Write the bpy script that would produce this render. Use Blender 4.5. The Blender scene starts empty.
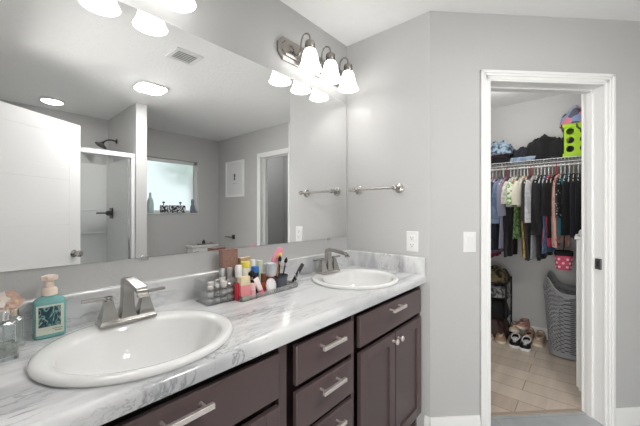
import bpy, bmesh, math, random
from mathutils import Vector, Matrix, noise
R = math.radians
PI = math.pi
random.seed(7)
scene = bpy.context.scene
C = scene.collection

# ---------------------------------------------------------------- camera
cam_d = bpy.data.cameras.new('camera')
cam_d.sensor_width = 36.0
cam_d.lens = 36.0 * 309.0 / 640.0
cam_d.clip_start = 0.02
cam_d.shift_y = -1.0 / 640.0
cam = bpy.data.objects.new('camera', cam_d)
C.objects.link(cam)
CAM_A = R(40.8)                       # angle between the view direction and the mirror wall
cam.location = (0, 0, 1.284)
cam.rotation_euler = (R(90), 0, -(R(90) - CAM_A) + 0.0)
scene.camera = cam

# ---------------------------------------------------------------- world, light, exposure
world = bpy.data.worlds.new('world')
scene.world = world
world.use_nodes = True
bg = world.node_tree.nodes['Background']
bg.inputs[0].default_value = (0.86, 0.95, 1.0, 1)
bg.inputs[1].default_value = 0.62
LAMP_EMIT = 2.3
CEIL_EMIT = 62.0
BEDROOM_FILL_W = 36.0
CEIL_FILL_W = 35.0
CLOSET_FILL_W = 5.5
SIDE_FILL_W = 3.0

def area(name, loc, rot, sx, sy, watts, col=(1, 1, 1)):
    l = bpy.data.lights.new(name, 'AREA')
    l.shape = 'RECTANGLE'; l.size = sx; l.size_y = sy
    l.energy = watts; l.color = col
    o = bpy.data.objects.new(name, l)
    o.location = loc; o.rotation_euler = rot
    C.objects.link(o)
    return o
# added fill light behind the camera, shining in through the entry doorway
area('bedroom_fill', (-3.3, 0.15, 1.45), (0, R(-90), 0), 1.5, 2.2, BEDROOM_FILL_W, (1.0, 0.99, 0.97))

# added uplight low in the bedroom, filling the bathroom ceiling with light
area('ceiling_fill_uplight', (-1.45, 0.0, 0.25), (0, R(-136), 0), 1.2, 1.3, CEIL_FILL_W, (1.0, 0.985, 0.96))

vs = scene.view_settings
vs.view_transform = 'Standard'
try: vs.look = 'None'
except Exception: pass
vs.gamma = 1.0
vs.use_curve_mapping = False
vs.exposure = 0.98
scene.cycles.max_bounces = 12
scene.cycles.diffuse_bounces = 6
scene.cycles.glossy_bounces = 6
scene.cycles.transmission_bounces = 10
scene.cycles.transparent_max_bounces = 16
scene.cycles.caustics_reflective = True
scene.cycles.caustics_refractive = False
scene.cycles.sample_clamp_indirect = 6.0
scene.cycles.blur_glossy = 1.0

# ---------------------------------------------------------------- materials
def srgb(r, g, b):
    f = lambda c: (c / 255 / 12.92) if c / 255 <= 0.04045 else ((c / 255 + 0.055) / 1.055) ** 2.4
    return (f(r), f(g), f(b), 1.0)
_mc = {}
def mat(name, col, rough=0.5, metal=0.0, bump=None, trans=0.0, emit=None, ior=1.45, coat=0.0, mottle=None, spec=None, sheen=0.0, alpha=None):
    """bump=(scale, strength); mottle=(scale, amount) varies the surface's own colour"""
    if name in _mc: return _mc[name]
    m = bpy.data.materials.new(name); m.use_nodes = True
    nt = m.node_tree; b = nt.nodes['Principled BSDF']
    b.inputs['Base Color'].default_value = col
    b.inputs['Roughness'].default_value = rough
    b.inputs['Metallic'].default_value = metal
    b.inputs['IOR'].default_value = ior
    b.inputs['Transmission Weight'].default_value = trans
    b.inputs['Coat Weight'].default_value = coat
    b.inputs['Sheen Weight'].default_value = sheen
    if alpha is not None: b.inputs['Alpha'].default_value = alpha
    if spec is not None: b.inputs['Specular IOR Level'].default_value = spec
    if emit:
        b.inputs['Emission Color'].default_value = (*emit[0], 1); b.inputs['Emission Strength'].default_value = emit[1]
    tc = nt.nodes.new('ShaderNodeTexCoord')
    if bump:
        n = nt.nodes.new('ShaderNodeTexNoise'); n.inputs['Scale'].default_value = bump[0]; n.inputs['Detail'].default_value = 3
        bp = nt.nodes.new('ShaderNodeBump'); bp.inputs['Strength'].default_value = bump[1]; bp.inputs['Distance'].default_value = 0.01
        nt.links.new(tc.outputs['Object'], n.inputs['Vector']); nt.links.new(n.outputs['Fac'], bp.inputs['Height'])
        nt.links.new(bp.outputs['Normal'], b.inputs['Normal'])
    if mottle:
        n = nt.nodes.new('ShaderNodeTexNoise'); n.inputs['Scale'].default_value = mottle[0]; n.inputs['Detail'].default_value = 5
        mx = nt.nodes.new('ShaderNodeMix'); mx.data_type = 'RGBA'
        mx.inputs[6].default_value = tuple(c * (1 - mottle[1]) for c in col[:3]) + (1,)
        mx.inputs[7].default_value = tuple(min(1, c * (1 + mottle[1])) for c in col[:3]) + (1,)
        nt.links.new(tc.outputs['Object'], n.inputs['Vector']); nt.links.new(n.outputs['Fac'], mx.inputs[0])
        nt.links.new(mx.outputs[2], b.inputs['Base Color'])
    _mc[name] = m
    return m

def ramp_mat(name, kind, scale, stops, rough=0.5, dist=0.0, detail=3, coord='Object', sc3=(1, 1, 1), rot=(0, 0, 0), metal=0, coat=0, const=False, bump=0):
    """a pattern in the surface's own colour: kind = noise / voronoi / wave"""
    if name in _mc: return _mc[name]
    m = bpy.data.materials.new(name); m.use_nodes = True
    nt = m.node_tree; b = nt.nodes['Principled BSDF']
    b.inputs['Roughness'].default_value = rough; b.inputs['Metallic'].default_value = metal; b.inputs['Coat Weight'].default_value = coat
    tc = nt.nodes.new('ShaderNodeTexCoord'); mp = nt.nodes.new('ShaderNodeMapping')
    mp.inputs['Scale'].default_value = sc3; mp.inputs['Rotation'].default_value = rot
    nt.links.new(tc.outputs[coord], mp.inputs['Vector'])
    if kind == 'noise':
        n = nt.nodes.new('ShaderNodeTexNoise'); n.inputs['Detail'].default_value = detail; n.inputs['Distortion'].default_value = dist; out = n.outputs['Fac']
    elif kind == 'voronoi':
        n = nt.nodes.new('ShaderNodeTexVoronoi'); out = n.outputs['Distance']
    elif kind == 'cells':
        n = nt.nodes.new('ShaderNodeTexVoronoi'); out = n.outputs['Color']
    else:
        n = nt.nodes.new('ShaderNodeTexWave'); n.inputs['Distortion'].default_value = dist; n.inputs['Detail'].default_value = detail; out = n.outputs['Fac']
    n.inputs['Scale'].default_value = scale
    nt.links.new(mp.outputs['Vector'], n.inputs['Vector'])
    cr = nt.nodes.new('ShaderNodeValToRGB')
    if const: cr.color_ramp.interpolation = 'CONSTANT'
    e = cr.color_ramp.elements
    e[0].position, e[0].color = stops[0]; e[1].position, e[1].color = stops[-1]
    for p, c in stops[1:-1]:
        x = e.new(p); x.color = c
    nt.links.new(out, cr.inputs['Fac']); nt.links.new(cr.outputs['Color'], b.inputs['Base Color'])
    if bump:
        bp = nt.nodes.new('ShaderNodeBump'); bp.inputs['Strength'].default_value = bump; bp.inputs['Distance'].default_value = 0.01
        nt.links.new(out, bp.inputs['Height']); nt.links.new(bp.outputs['Normal'], b.inputs['Normal'])
    _mc[name] = m
    return m

M_wall = mat('wall_paint', (0.545, 0.543, 0.537, 1), 0.7, bump=(120, 0.10))
M_ceil = mat('ceiling_paint', (0.92, 0.92, 0.915, 1), 0.8, bump=(38, 0.35), mottle=(16, 0.02))
M_trim = mat('white_trim_paint', (0.88, 0.88, 0.87, 1), 0.35)
M_door = mat('white_door_paint', (0.82, 0.82, 0.82, 1), 0.4)
M_cab = mat('espresso_wood', srgb(92, 77, 77), 0.34, mottle=(9, 0.06))
M_cabin = mat('cabinet_inside', srgb(40, 28, 27), 0.6)
M_nickel = mat('brushed_nickel', (0.47, 0.45, 0.425, 1), 0.24, 1.0)
M_nickel_d = mat('nickel_fixture', (0.36, 0.335, 0.31, 1), 0.26, 1.0)
M_chrome = mat('chrome', (0.72, 0.72, 0.73, 1), 0.12, 1.0)
M_bronze = mat('dark_bronze', (0.10, 0.09, 0.085, 1), 0.35, 0.9)
M_pull = mat('satin_pull', (0.98, 0.90, 0.86, 1), 0.5, 1.0)
M_mirror = mat('mirror_silver', (0.90, 0.905, 0.90, 1), 0.0, 1.0)
M_porc = mat('white_porcelain', (0.83, 0.83, 0.82, 1), 0.08, coat=0.4)
def thin_glass(name, tint, gloss=0.10, rough=0.03, fm=.8):
    m = bpy.data.materials.new(name); m.use_nodes = True; nt = m.node_tree; nt.nodes.clear()
    o = nt.nodes.new('ShaderNodeOutputMaterial'); t = nt.nodes.new('ShaderNodeBsdfTransparent'); t.inputs[0].default_value = tint
    g = nt.nodes.new('ShaderNodeBsdfGlossy'); g.inputs['Roughness'].default_value = rough; g.inputs['Color'].default_value = (1, 1, 1, 1)
    f = nt.nodes.new('ShaderNodeFresnel'); f.inputs[0].default_value = 1.45; a = nt.nodes.new('ShaderNodeMath'); a.operation = 'MULTIPLY_ADD'; a.inputs[1].default_value = fm; a.inputs[2].default_value = gloss
    nt.links.new(f.outputs[0], a.inputs[0]); x = nt.nodes.new('ShaderNodeMixShader'); nt.links.new(a.outputs[0], x.inputs[0]); nt.links.new(t.outputs[0], x.inputs[1]); nt.links.new(g.outputs[0], x.inputs[2]); nt.links.new(x.outputs[0], o.inputs[0])
    return m
M_shade = mat('frosted_lamp_glass', (0.95, 0.95, 0.95, 1), 0.4, emit=((1.0, 0.985, 0.96), LAMP_EMIT))
M_bulb = mat('bulb_glass', (1, 1, 1, 1), 0.4, emit=((1.0, 0.97, 0.92), 8.0))
M_lampoff = mat('ceiling_lamp_diffuser', (0.9, 0.9, 0.9, 1), 0.4, emit=((1, 0.99, 0.97), CEIL_EMIT))
M_wplastic = mat('white_plastic', (0.82, 0.82, 0.81, 1), 0.35)
M_slot = mat('dark_slot', (0.05, 0.05, 0.05, 1), 0.6)
M_acryl = thin_glass('clear_acrylic', (.985, .99, .99, 1), .09, .12)
M_glass = thin_glass('clear_bottle_glass', (.955, .975, .975, 1), .07)
M_sglass = thin_glass('shower_glass', (.95, .96, .96, 1), .0, fm=.3)
M_frost = mat('frosted_window_glass', (0.94, 0.98, 0.95, 1), 0.28, trans=1.0, ior=1.15)
M_surround = mat('shower_surround_acrylic', (0.84, 0.84, 0.83, 1), 0.25)
M_wire = mat('white_coated_wire', (0.74, 0.74, 0.74, 1), 0.4)
M_hamper = mat('grey_hamper_plastic', srgb(146, 148, 151), 0.5)
M_black = mat('black_fabric', (0.012, 0.012, 0.014, 1), 0.9, bump=(60, 0.3))

def marble():
    m = bpy.data.materials.new('marble_laminate'); m.use_nodes = True
    nt = m.node_tree; b = nt.nodes['Principled BSDF']; b.inputs['Roughness'].default_value = 0.16
    L = nt.links.new
    tc = nt.nodes.new('ShaderNodeTexCoord'); mp = nt.nodes.new('ShaderNodeMapping')
    mp.inputs['Rotation'].default_value = (0, 0, R(24)); mp.inputs['Scale'].default_value = (0.9, 4.0, 1.6)
    L(tc.outputs['Object'], mp.inputs['Vector'])
    def vein(scale, dist, lo, hi, amt):
        n = nt.nodes.new('ShaderNodeTexNoise'); n.inputs['Scale'].default_value = scale; n.inputs['Detail'].default_value = 7; n.inputs['Roughness'].default_value = 0.6
        n.inputs['Distortion'].default_value = dist; L(mp.outputs['Vector'], n.inputs['Vector'])
        s = nt.nodes.new('ShaderNodeMath'); s.operation = 'SUBTRACT'; s.inputs[1].default_value = 0.5; L(n.outputs['Fac'], s.inputs[0])
        a = nt.nodes.new('ShaderNodeMath'); a.operation = 'ABSOLUTE'; L(s.outputs[0], a.inputs[0])
        r = nt.nodes.new('ShaderNodeMapRange'); r.inputs[1].default_value = lo; r.inputs[2].default_value = hi; r.inputs[3].default_value = amt; r.inputs[4].default_value = 0.0
        L(a.outputs[0], r.inputs[0]); return r.outputs[0]
    v1 = vein(2.6, 0.7, 0.0, 0.017, 0.80); v2 = vein(6.5, 0.8, 0.0, 0.019, 0.65)
    # veins come and go
    g = nt.nodes.new('ShaderNodeTexNoise'); g.inputs['Scale'].default_value = 4.0; g.inputs['Detail'].default_value = 3; L(tc.outputs['Object'], g.inputs['Vector'])
    gr = nt.nodes.new('ShaderNodeMapRange'); gr.inputs[1].default_value = 0.42; gr.inputs[2].default_value = 0.66; L(g.outputs['Fac'], gr.inputs[0])
    ad = nt.nodes.new('ShaderNodeMath'); ad.operation = 'MAXIMUM'; L(v1, ad.inputs[0]); L(v2, ad.inputs[1])
    mu = nt.nodes.new('ShaderNodeMath'); mu.operation = 'MULTIPLY'; L(ad.outputs[0], mu.inputs[0]); L(gr.outputs[0], mu.inputs[1])
    cl = nt.nodes.new('ShaderNodeTexNoise'); cl.inputs['Scale'].default_value = 3.0; cl.inputs['Detail'].default_value = 5; L(mp.outputs['Vector'], cl.inputs['Vector'])
    base = nt.nodes.new('ShaderNodeValToRGB'); base.color_ramp.elements[0].position = 0.36; base.color_ramp.elements[0].color = (0.52, 0.53, 0.545, 1)
    base.color_ramp.elements[1].position = 0.52; base.color_ramp.elements[1].color = (0.73, 0.735, 0.74, 1); L(cl.outputs['Fac'], base.inputs['Fac'])
    mx = nt.nodes.new('ShaderNodeMix'); mx.data_type = 'RGBA'; mx.inputs[7].default_value = (0.13, 0.135, 0.15, 1)
    L(mu.outputs[0], mx.inputs[0]); L(base.outputs['Color'], mx.inputs[6]); L(mx.outputs[2], b.inputs['Base Color'])
    return m
M_marble = marble()

def brickmat(name, c1, c2, mortar, w, h, ms, rough, rot=0, vein=None, off=0.5, loc=(0, 0, 0)):
    m = bpy.data.materials.new(name); m.use_nodes = True
    nt = m.node_tree; b = nt.nodes['Principled BSDF']; b.inputs['Roughness'].default_value = rough; L = nt.links.new
    tc = nt.nodes.new('ShaderNodeTexCoord'); mp = nt.nodes.new('ShaderNodeMapping'); mp.inputs['Rotation'].default_value = (0, 0, rot); mp.inputs['Location'].default_value = loc
    L(tc.outputs['Object'], mp.inputs['Vector'])
    br = nt.nodes.new('ShaderNodeTexBrick'); br.inputs['Scale'].default_value = 1; br.offset = off
    br.inputs['Color1'].default_value = c1; br.inputs['Color2'].default_value = c2; br.inputs['Mortar'].default_value = mortar
    br.inputs['Mortar Size'].default_value = ms; br.inputs['Brick Width'].default_value = w; br.inputs['Row Height'].default_value = h; br.inputs['Bias'].default_value = 0
    L(mp.outputs['Vector'], br.inputs['Vector'])
    mp2 = nt.nodes.new('ShaderNodeMapping'); mp2.inputs['Rotation'].default_value = (0, 0, rot); mp2.inputs['Scale'].default_value = vein[0]
    L(tc.outputs['Object'], mp2.inputs['Vector'])
    n = nt.nodes.new('ShaderNodeTexNoise'); n.inputs['Scale'].default_value = 1; n.inputs['Detail'].default_value = 6; n.inputs['Distortion'].default_value = 0.6
    L(mp2.outputs['Vector'], n.inputs['Vector'])
    cr = nt.nodes.new('ShaderNodeValToRGB'); cr.color_ramp.elements[0].position = 0.3; cr.color_ramp.elements[0].color = (vein[1],) * 3 + (1,)
    cr.color_ramp.elements[1].position = 0.7; cr.color_ramp.elements[1].color = (1.0, 1.0, 1.0, 1); L(n.outputs['Fac'], cr.inputs['Fac'])
    mx = nt.nodes.new('ShaderNodeMix'); mx.data_type = 'RGBA'; mx.blend_type = 'MULTIPLY'; mx.inputs[0].default_value = 1
    L(br.outputs['Color'], mx.inputs[6]); L(cr.outputs['Color'], mx.inputs[7]); L(mx.outputs[2], b.inputs['Base Color'])
    return m
M_tile = brickmat('grey_stone_tile', srgb(186, 189, 192), srgb(178, 182, 187), srgb(168, 170, 172), 0.61, 0.305, 0.004, 0.3, R(45), ((6, 9, 6), 0.82))
M_plank = brickmat('greige_wood_planks', srgb(226, 212, 196), srgb(208, 192, 175), srgb(165, 148, 132), 0.95, 0.165, 0.003, 0.38, R(90), ((1.6, 16, 4), 0.78), 0.37)

# ---------------------------------------------------------------- geometry helpers
class G:
    def __init__(s): s.bm = bmesh.new()
    def box(s, x0, x1, y0, y1, z0, z1, mtx=None):
        P = [(x0, y0, z0), (x1, y0, z0), (x1, y1, z0), (x0, y1, z0), (x0, y0, z1), (x1, y0, z1), (x1, y1, z1), (x0, y1, z1)]
        v = [s.bm.verts.new(mtx @ Vector(p) if mtx else p) for p in P]
        for f in ((0, 3, 2, 1), (4, 5, 6, 7), (0, 1, 5, 4), (1, 2, 6, 5), (2, 3, 7, 6), (3, 0, 4, 7)): s.bm.faces.new([v[i] for i in f])
        return s
    def rings(s, rings, cap0=True, cap1=True, closed=False):
        V = [[s.bm.verts.new(p) for p in r] for r in rings]; n = len(V[0])
        m = len(V)
        for i in range(m if closed else m - 1):
            a, b = V[i], V[(i + 1) % m]
            for k in range(n): s.bm.faces.new((a[k], a[(k + 1) % n], b[(k + 1) % n], b[k]))
        if cap0 and not closed: s.bm.faces.new(list(reversed(V[0])))
        if cap1 and not closed: s.bm.faces.new(V[-1])
        return s
    def lathe(s, prof, n=28, c=(0, 0, 0), sx=1, sy=1, mtx=None, cap0=True, cap1=True, closed=False):
        rs = []
        for r, z in prof:
            ring = [Vector((c[0] + max(r, 1e-5) * sx * math.cos(2 * PI * k / n), c[1] + max(r, 1e-5) * sy * math.sin(2 * PI * k / n), c[2] + z)) for k in range(n)]
            if mtx: ring = [mtx @ p for p in ring]
            rs.append(ring)
        return s.rings(rs, cap0, cap1, closed)
    def cyl(s, p0, p1, r, r1=None, n=16):
        p0, p1 = Vector(p0), Vector(p1); d = (p1 - p0); q = d.to_track_quat('Z', 'Y').to_matrix().to_4x4(); L = d.length
        return s.lathe([(r, 0), (r1 if r1 is not None else r, L)], n, mtx=Matrix.Translation(p0) @ q)
    def tube(s, pts, r, n=10, smooth=0, closed=False, sx=1.0):
        P = [Vector(p) for p in pts]
        for _ in range(smooth):
            Q = [P[0]] if not closed else []
            rng = range(len(P) - 1) if not closed else range(len(P))
            for i in rng:
                a, b = P[i], P[(i + 1) % len(P)]; Q += [a * .75 + b * .25, a * .25 + b * .75]
            if not closed: Q.append(P[-1])
            P = Q
        m = len(P); rs = []; up = None
        for i, p in enumerate(P):
            if closed: t = P[(i + 1) % m] - P[i - 1]
            else: t = P[min(i + 1, m - 1)] - P[max(i - 1, 0)]
            t.normalize()
            if up is None: up = t.orthogonal().normalized()
            up = (up - t * up.dot(t))
            up = up.normalized() if up.length > 1e-6 else t.orthogonal().normalized()
            w = t.cross(up); rr = r[i] if isinstance(r, (list, tuple)) and len(r) == m else (r if not isinstance(r, (list, tuple)) else r[0] + (r[-1] - r[0]) * i / (m - 1))
            rs.append([p + (up * math.cos(2 * PI * k / n) + w * sx * math.sin(2 * PI * k / n)) * rr for k in range(n)])
        return s.rings(rs, closed=closed)
    def prism(s, poly, z0, z1, mtx=None):
        a = [Vector((x, y, z0)) for x, y in poly]; b = [Vector((x, y, z1)) for x, y in poly]
        if mtx: a = [mtx @ p for p in a]; b = [mtx @ p for p in b]
        return s.rings([a, b])
    def holed(s, cells, mtx, t, rr=0.35, n=12):
        """cells: list of (u0,u1,v0,v1) each with a round hole, in the local XY plane, thickness t along Z"""
        for (u0, u1, v0, v1) in cells:
            cx, cy = (u0 + u1) / 2, (v0 + v1) / 2; r = rr * min(u1 - u0, v1 - v0)
            def sq(a):
                c, q = math.cos(a), math.sin(a); m = max(abs(c), abs(q)); return (cx + c / m * (u1 - u0) / 2, cy + q / m * (v1 - v0) / 2)
            A = [2 * PI * (k + .5) / n for k in range(n)] if n % 8 else [2 * PI * k / n for k in range(n)]
            o = [sq(a) for a in A]; h = [(cx + r * math.cos(a), cy + r * math.sin(a)) for a in A]
            R4 = [[mtx @ Vector((*p, z)) for p in q] for q, z in ((o, 0), (h, 0), (h, t), (o, t))]
            s.rings(R4, closed=True)
        return s
    def build(s, name, m, parent=None, bevel=0, smooth=35, loc=None, rotz=None, sub=0, seg=2, weld=False):
        bm = s.bm
        if weld: bmesh.ops.remove_doubles(bm, verts=bm.verts, dist=1e-5)
        bmesh.ops.recalc_face_normals(bm, faces=bm.faces)
        if smooth:
            for f in bm.faces: f.smooth = True
            for e in bm.edges:
                if len(e.link_faces) == 2 and e.calc_face_angle(0) > R(smooth): e.smooth = False
        me = bpy.data.meshes.new(name); bm.to_mesh(me); bm.free()
        o = bpy.data.objects.new(name, me); C.objects.link(o)
        for q in (m if isinstance(m, (list, tuple)) else [m]): me.materials.append(q)
        if parent: o.parent = parent
        if loc is not None: o.location = loc
        if rotz is not None: o.rotation_euler = (0, 0, rotz)
        if bevel:
            b = o.modifiers.new('bevel', 'BEVEL'); b.width = bevel; b.segments = seg; b.limit_method = 'ANGLE'; b.angle_limit = R(30); b.harden_normals = bool(smooth)
        if sub:
            q = o.modifiers.new('sub', 'SUBSURF'); q.levels = sub; q.render_levels = sub
        return o

def box(name, m, x0, x1, y0, y1, z0, z1, parent=None, bevel=0, **k):
    return G().box(x0, x1, y0, y1, z0, z1).build(name, m, parent, bevel, **k)
def tag(o, label=None, cat=None, group=None, kind=None):
    if label: o['label'] = label
    if cat: o['category'] = cat
    if group: o['group'] = group
    if kind: o['kind'] = kind
    return o
def thing(name, label, cat, loc=(0, 0, 0), rotz=0, group=None, rot=None):
    o = bpy.data.objects.new(name, None); C.objects.link(o); o.empty_display_size = 0.05
    o.location = loc; o.rotation_euler = rot if rot else (0, 0, rotz)
    return tag(o, label, cat, group)
def copy_tree(o, parent=None):
    kids = [c for c in bpy.data.objects if c.parent == o]
    c = o.copy(); C.objects.link(c); c.parent = parent
    for k in kids: copy_tree(k, c)
    return c
def struct(o, label=None):
    o['kind'] = 'structure'
    if label: o['label'] = label
    return o
def RZ(a): return Matrix.Rotation(a, 4, 'Z')
def RX(a): return Matrix.Rotation(a, 4, 'X')
def RY(a): return Matrix.Rotation(a, 4, 'Y')
def T(*p): return Matrix.Translation(p)

# ---------------------------------------------------------------- room dimensions
YM = 1.268          # mirror wall face
XT = 1.758          # towel bar wall face
YC = 0.6815         # convex corner
XP = 2.74           # picture wall face
YC2 = YC - (XP - XT)
YW = -2.03          # window wall face
XL = -0.012         # left wall face
XB = 3.86           # closet back wall
CH = 2.44
WT = 0.12
DT = 0.135          # diagonal wall thickness
s2 = math.sqrt(.5)
def dg(t, d, z=0):  # a point on the diagonal wall: t along, d out into the room (+) or into the closet (-)
    return Vector((XT + t * s2 - d * s2, YC - t * s2 - d * s2, z))
MD = T(XT, YC, 0) @ RZ(R(-45))   # local x along the diagonal wall, local y into the closet
DO0, DO1 = 0.355, 1.075         # closet door opening along the diagonal

LDs = (XP - XT) / s2 - .12
# floors and ceiling
struct(G().prism([(XL - .12, YW - .12), (XP + .12, YW - .12), (XP + .12, YC2 - .02), (XP + .12, YC2 + .02), tuple(dg(LDs, -.138)[:2]), tuple(dg(0, -.138)[:2]), (XT + .01, YM + .12), (XL - .12, YM + .12)], -0.06, 0.0).build('floor', M_tile, smooth=0))
cf = G().prism([tuple(dg(LDs, -.138)[:2]), (XP + .12, YC2 + .02), (4.0, YC2 + .02), (4.0, YM + .12), (XT + .01, YM + .12), tuple(dg(0, -.138)[:2])], -0.06, 0.001)
struct(cf.build('floor_closet', M_plank, smooth=0))
th = G().prism([tuple(dg(DO0 + .01, -0.128)[:2]), tuple(dg(DO1 - .01, -0.128)[:2]), tuple(dg(DO1 - .01, -0.158)[:2]), tuple(dg(DO0 + .01, -0.158)[:2])], 0.0, 0.008)
struct(th.build('trim_threshold', mat('threshold_strip', srgb(176, 160, 143), 0.4), bevel=0.003), 'greige wood threshold strip')
struct(box('ceiling', M_ceil, XL - .12, 4.0, YW - .12, YM + .12, CH, CH + .1, smooth=0))

# walls
struct(box('wall_mirror', M_wall, XL - .12, 4.0, YM, YM + .12, 0, CH, smooth=0))
struct(G().prism([(XT, YM), (XT, YC), tuple(dg(0, -DT)[:2]), (XT + WT, YC + 0.08), (XT + WT, YM)], 0, CH).build('wall_towel_bar', M_wall, smooth=0))
g = G()
LD = (XP - XT) / s2
g.box(0, DO0 - .018, 0, DT, 0, CH, MD); g.box(DO1 + .018, LD, 0, DT, 0, CH, MD); g.box(DO0 - .018, DO1 + .018, 0, DT, 2.045 + .018, CH, MD)
struct(g.build('wall_closet', M_wall, smooth=0))
PD0, PD1 = -0.945, -0.375   # doorway in the picture wall
g = G(); g.box(XP, XP + WT, YW, PD0 - .018, 0, CH); g.box(XP, XP + WT, PD1 + .018, YC2 + .0, 0, CH); g.box(XP, XP + WT, PD0 - .018, PD1 + .018, 2.063, CH)
struct(g.build('wall_picture', M_wall, smooth=0))
WX0, WX1, WZ0, WZ1 = 1.42, 2.39, 1.262, 2.05
g = G(); g.box(XL - .12, WX0, YW - .12, YW, 0, CH); g.box(WX1, XP + WT, YW - .12, YW, 0, CH); g.box(WX0, WX1, YW - .12, YW, 0, WZ0); g.box(WX0, WX1, YW - .12, YW, WZ1, CH)
struct(g.build('wall_window', M_wall, smooth=0))
LY0, LY1 = -0.40, 0.42
g = G(); g.box(XL - .12, XL, YW, LY0 - .018, 0, CH); g.box(XL - .12, XL, LY1 + .018, YM, 0, CH); g.box(XL - .12, XL, LY0 - .018, LY1 + .018, 2.063, CH)
struct(g.build('wall_entry', M_wall, smooth=0))
struct(box('wall_shower_partition', M_wall, 1.20, 1.305, YW, -1.075, 0, CH, smooth=0))
struct(box('wall_closet_back', M_wall, XB, XB + .12, -1.7, YM, 0, CH, smooth=0))
struct(box('wall_closet_right', M_wall, XP + WT + .01, XB, YC2 - .03, YC2 + .05, 0, CH, smooth=0))
struct(box('wall_side_room', M_wall, XP + WT, 4.0, -1.82, -1.70, 0, CH, smooth=0))
struct(box('floor_side_room', M_tile, XP + WT, 4.0, -1.82, YC2 - .02, -.06, 0, smooth=0))
# bedroom behind the camera
M_carpet = mat('bedroom_carpet', (0.55, 0.52, 0.48, 1), 0.9)
struct(box('floor_bedroom', M_carpet, -3.9, XL - .12, -2.6, 2.6, -.06, 0, smooth=0))
struct(box('ceiling_bedroom', M_ceil, -3.9, XL - .12, -2.6, 2.6, CH, CH + .1, smooth=0))
struct(box('wall_bedroom_left', M_wall, -3.9, XL - .12, 2.6, 2.7, 0, CH, smooth=0))
struct(box('wall_bedroom_right', M_wall, -3.9, XL - .12, -2.7, -2.6, 0, CH, smooth=0))
struct(box('wall_bedroom_back', M_wall, -4.0, -3.9, -2.7, 2.7, 0, CH, smooth=0))
struct(box('wall_bedroom_corner', M_wall, XL - .12, XL - .02, YM + .12, 2.6, 0, CH, smooth=0))
struct(box('wall_bedroom_end', M_wall, XL - .12, XL - .02, -2.6, YW - .12, 0, CH, smooth=0))

# casings: stepped profile
def casing(name, o0, o1, top, mtx, thick, both=True, cw=0.062, label=None):
    g = G()
    for side in ((0, -1),) if not both else ((0, -1), (thick, 1)):
        y, sg = side
        def bx(a0, a1, z0, z1, d):
            g.box(a0, a1, min(y, y + sg * d), max(y, y + sg * d), z0, z1, mtx)
        for (w0, w1, d) in ((0.0, cw, 0.010), (0.008, 0.022, 0.0135), (0.030, cw, 0.015), (0.044, cw, 0.019)):
            bx(o0 - w1 + .004, o0 - w0 + .004, 0, top + w1, d)
            bx(o1 + w0 - .004, o1 + w1 - .004, 0, top + w1, d)
            bx(o0 - w1 + .004, o1 + w1 - .004, top + w0, top + w1, d)
    o = struct(g.build(name, M_trim, bevel=0.002), label)
    # jambs
    g = G()
    g.box(o0 - .018, o0, 0, thick, 0, top, mtx); g.box(o1, o1 + .018, 0, thick, 0, top, mtx); g.box(o0 - .018, o1 + .018, 0, thick, top, top + .018, mtx)
    j = thick * .5
    g.box(o0, o0 + .010, j, j + .035, 0, top, mtx); g.box(o1 - .010, o1, j, j + .035, 0, top, mtx); g.box(o0, o1, j, j + .035, top - .010, top, mtx)
    g.build(name.replace('casing', 'jamb'), M_trim, o, bevel=0.0015)
    return o
cas = casing('trim_closet_casing', DO0, DO1, 2.045, MD, DT, label='white stepped casing round the closet doorway')
# strike plate in the jamb
g = G(); g.box(DO1 - .0135, DO1 - .0005, .012, .044, .935, 1.0, MD)
g.build('strike_plate', mat('strike_metal', (0.25, 0.25, 0.26, 1), 0.35, 1.0), cas)
g = G(); g.box(DO1 - .0142, DO1 - .0130, .020, .034, .952, .984, MD); g.build('strike_hole', M_slot, cas)
MP = T(XP, 0, 0) @ RZ(R(-90))      # local x -> -y, local y -> +x
casing('trim_side_casing', -PD1, -PD0, 2.045, MP, WT, label='white casing round the doorway beside the framed print')
MLw = T(XL - .12, 0, 0) @ RZ(R(90)) @ T(0, -.12, 0)
casing('trim_entry_casing', LY0, LY1, 2.045, MLw, WT)

# baseboards
def baseboard(name, p0, p1, nrm):
    p0, p1, nrm = Vector((*p0, 0)), Vector((*p1, 0)), Vector((*nrm, 0)).normalized(); g = G()
    prof = [(0.0, 0), (0.014, 0), (0.014, .070), (0.011, .078), (0.011, .088), (0.006, .096), (0.004, .104), (0.0, .104)]
    g.rings([[p + nrm * (a + .0005) + Vector((0, 0, z)) for a, z in prof] for p in (p0, p1)])
    return struct(g.build(name, M_trim))
baseboard('baseboard_towel_wall', (XT, YC), (XT, YC + .03), (-1, 0))
a = dg(0, 0); b = dg(DO0 - .06, 0); baseboard('baseboard_closet_left', a[:2], b[:2], (-1, -1))
a = dg(DO1 + .06, 0); b = dg(LD, 0); baseboard('baseboard_closet_right', a[:2], b[:2], (-1, -1))
baseboard('baseboard_picture', (XP, YW), (XP, PD0 - .062), (-1, 0))
baseboard('baseboard_window', (1.305, YW), (XP, YW), (0, 1))
baseboard('baseboard_partition', (1.20, -1.075), (1.305, -1.075), (0, 1))
baseboard('baseboard_closet_back', (XB, YC2 + .06), (XB, YM), (-1, 0))

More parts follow.
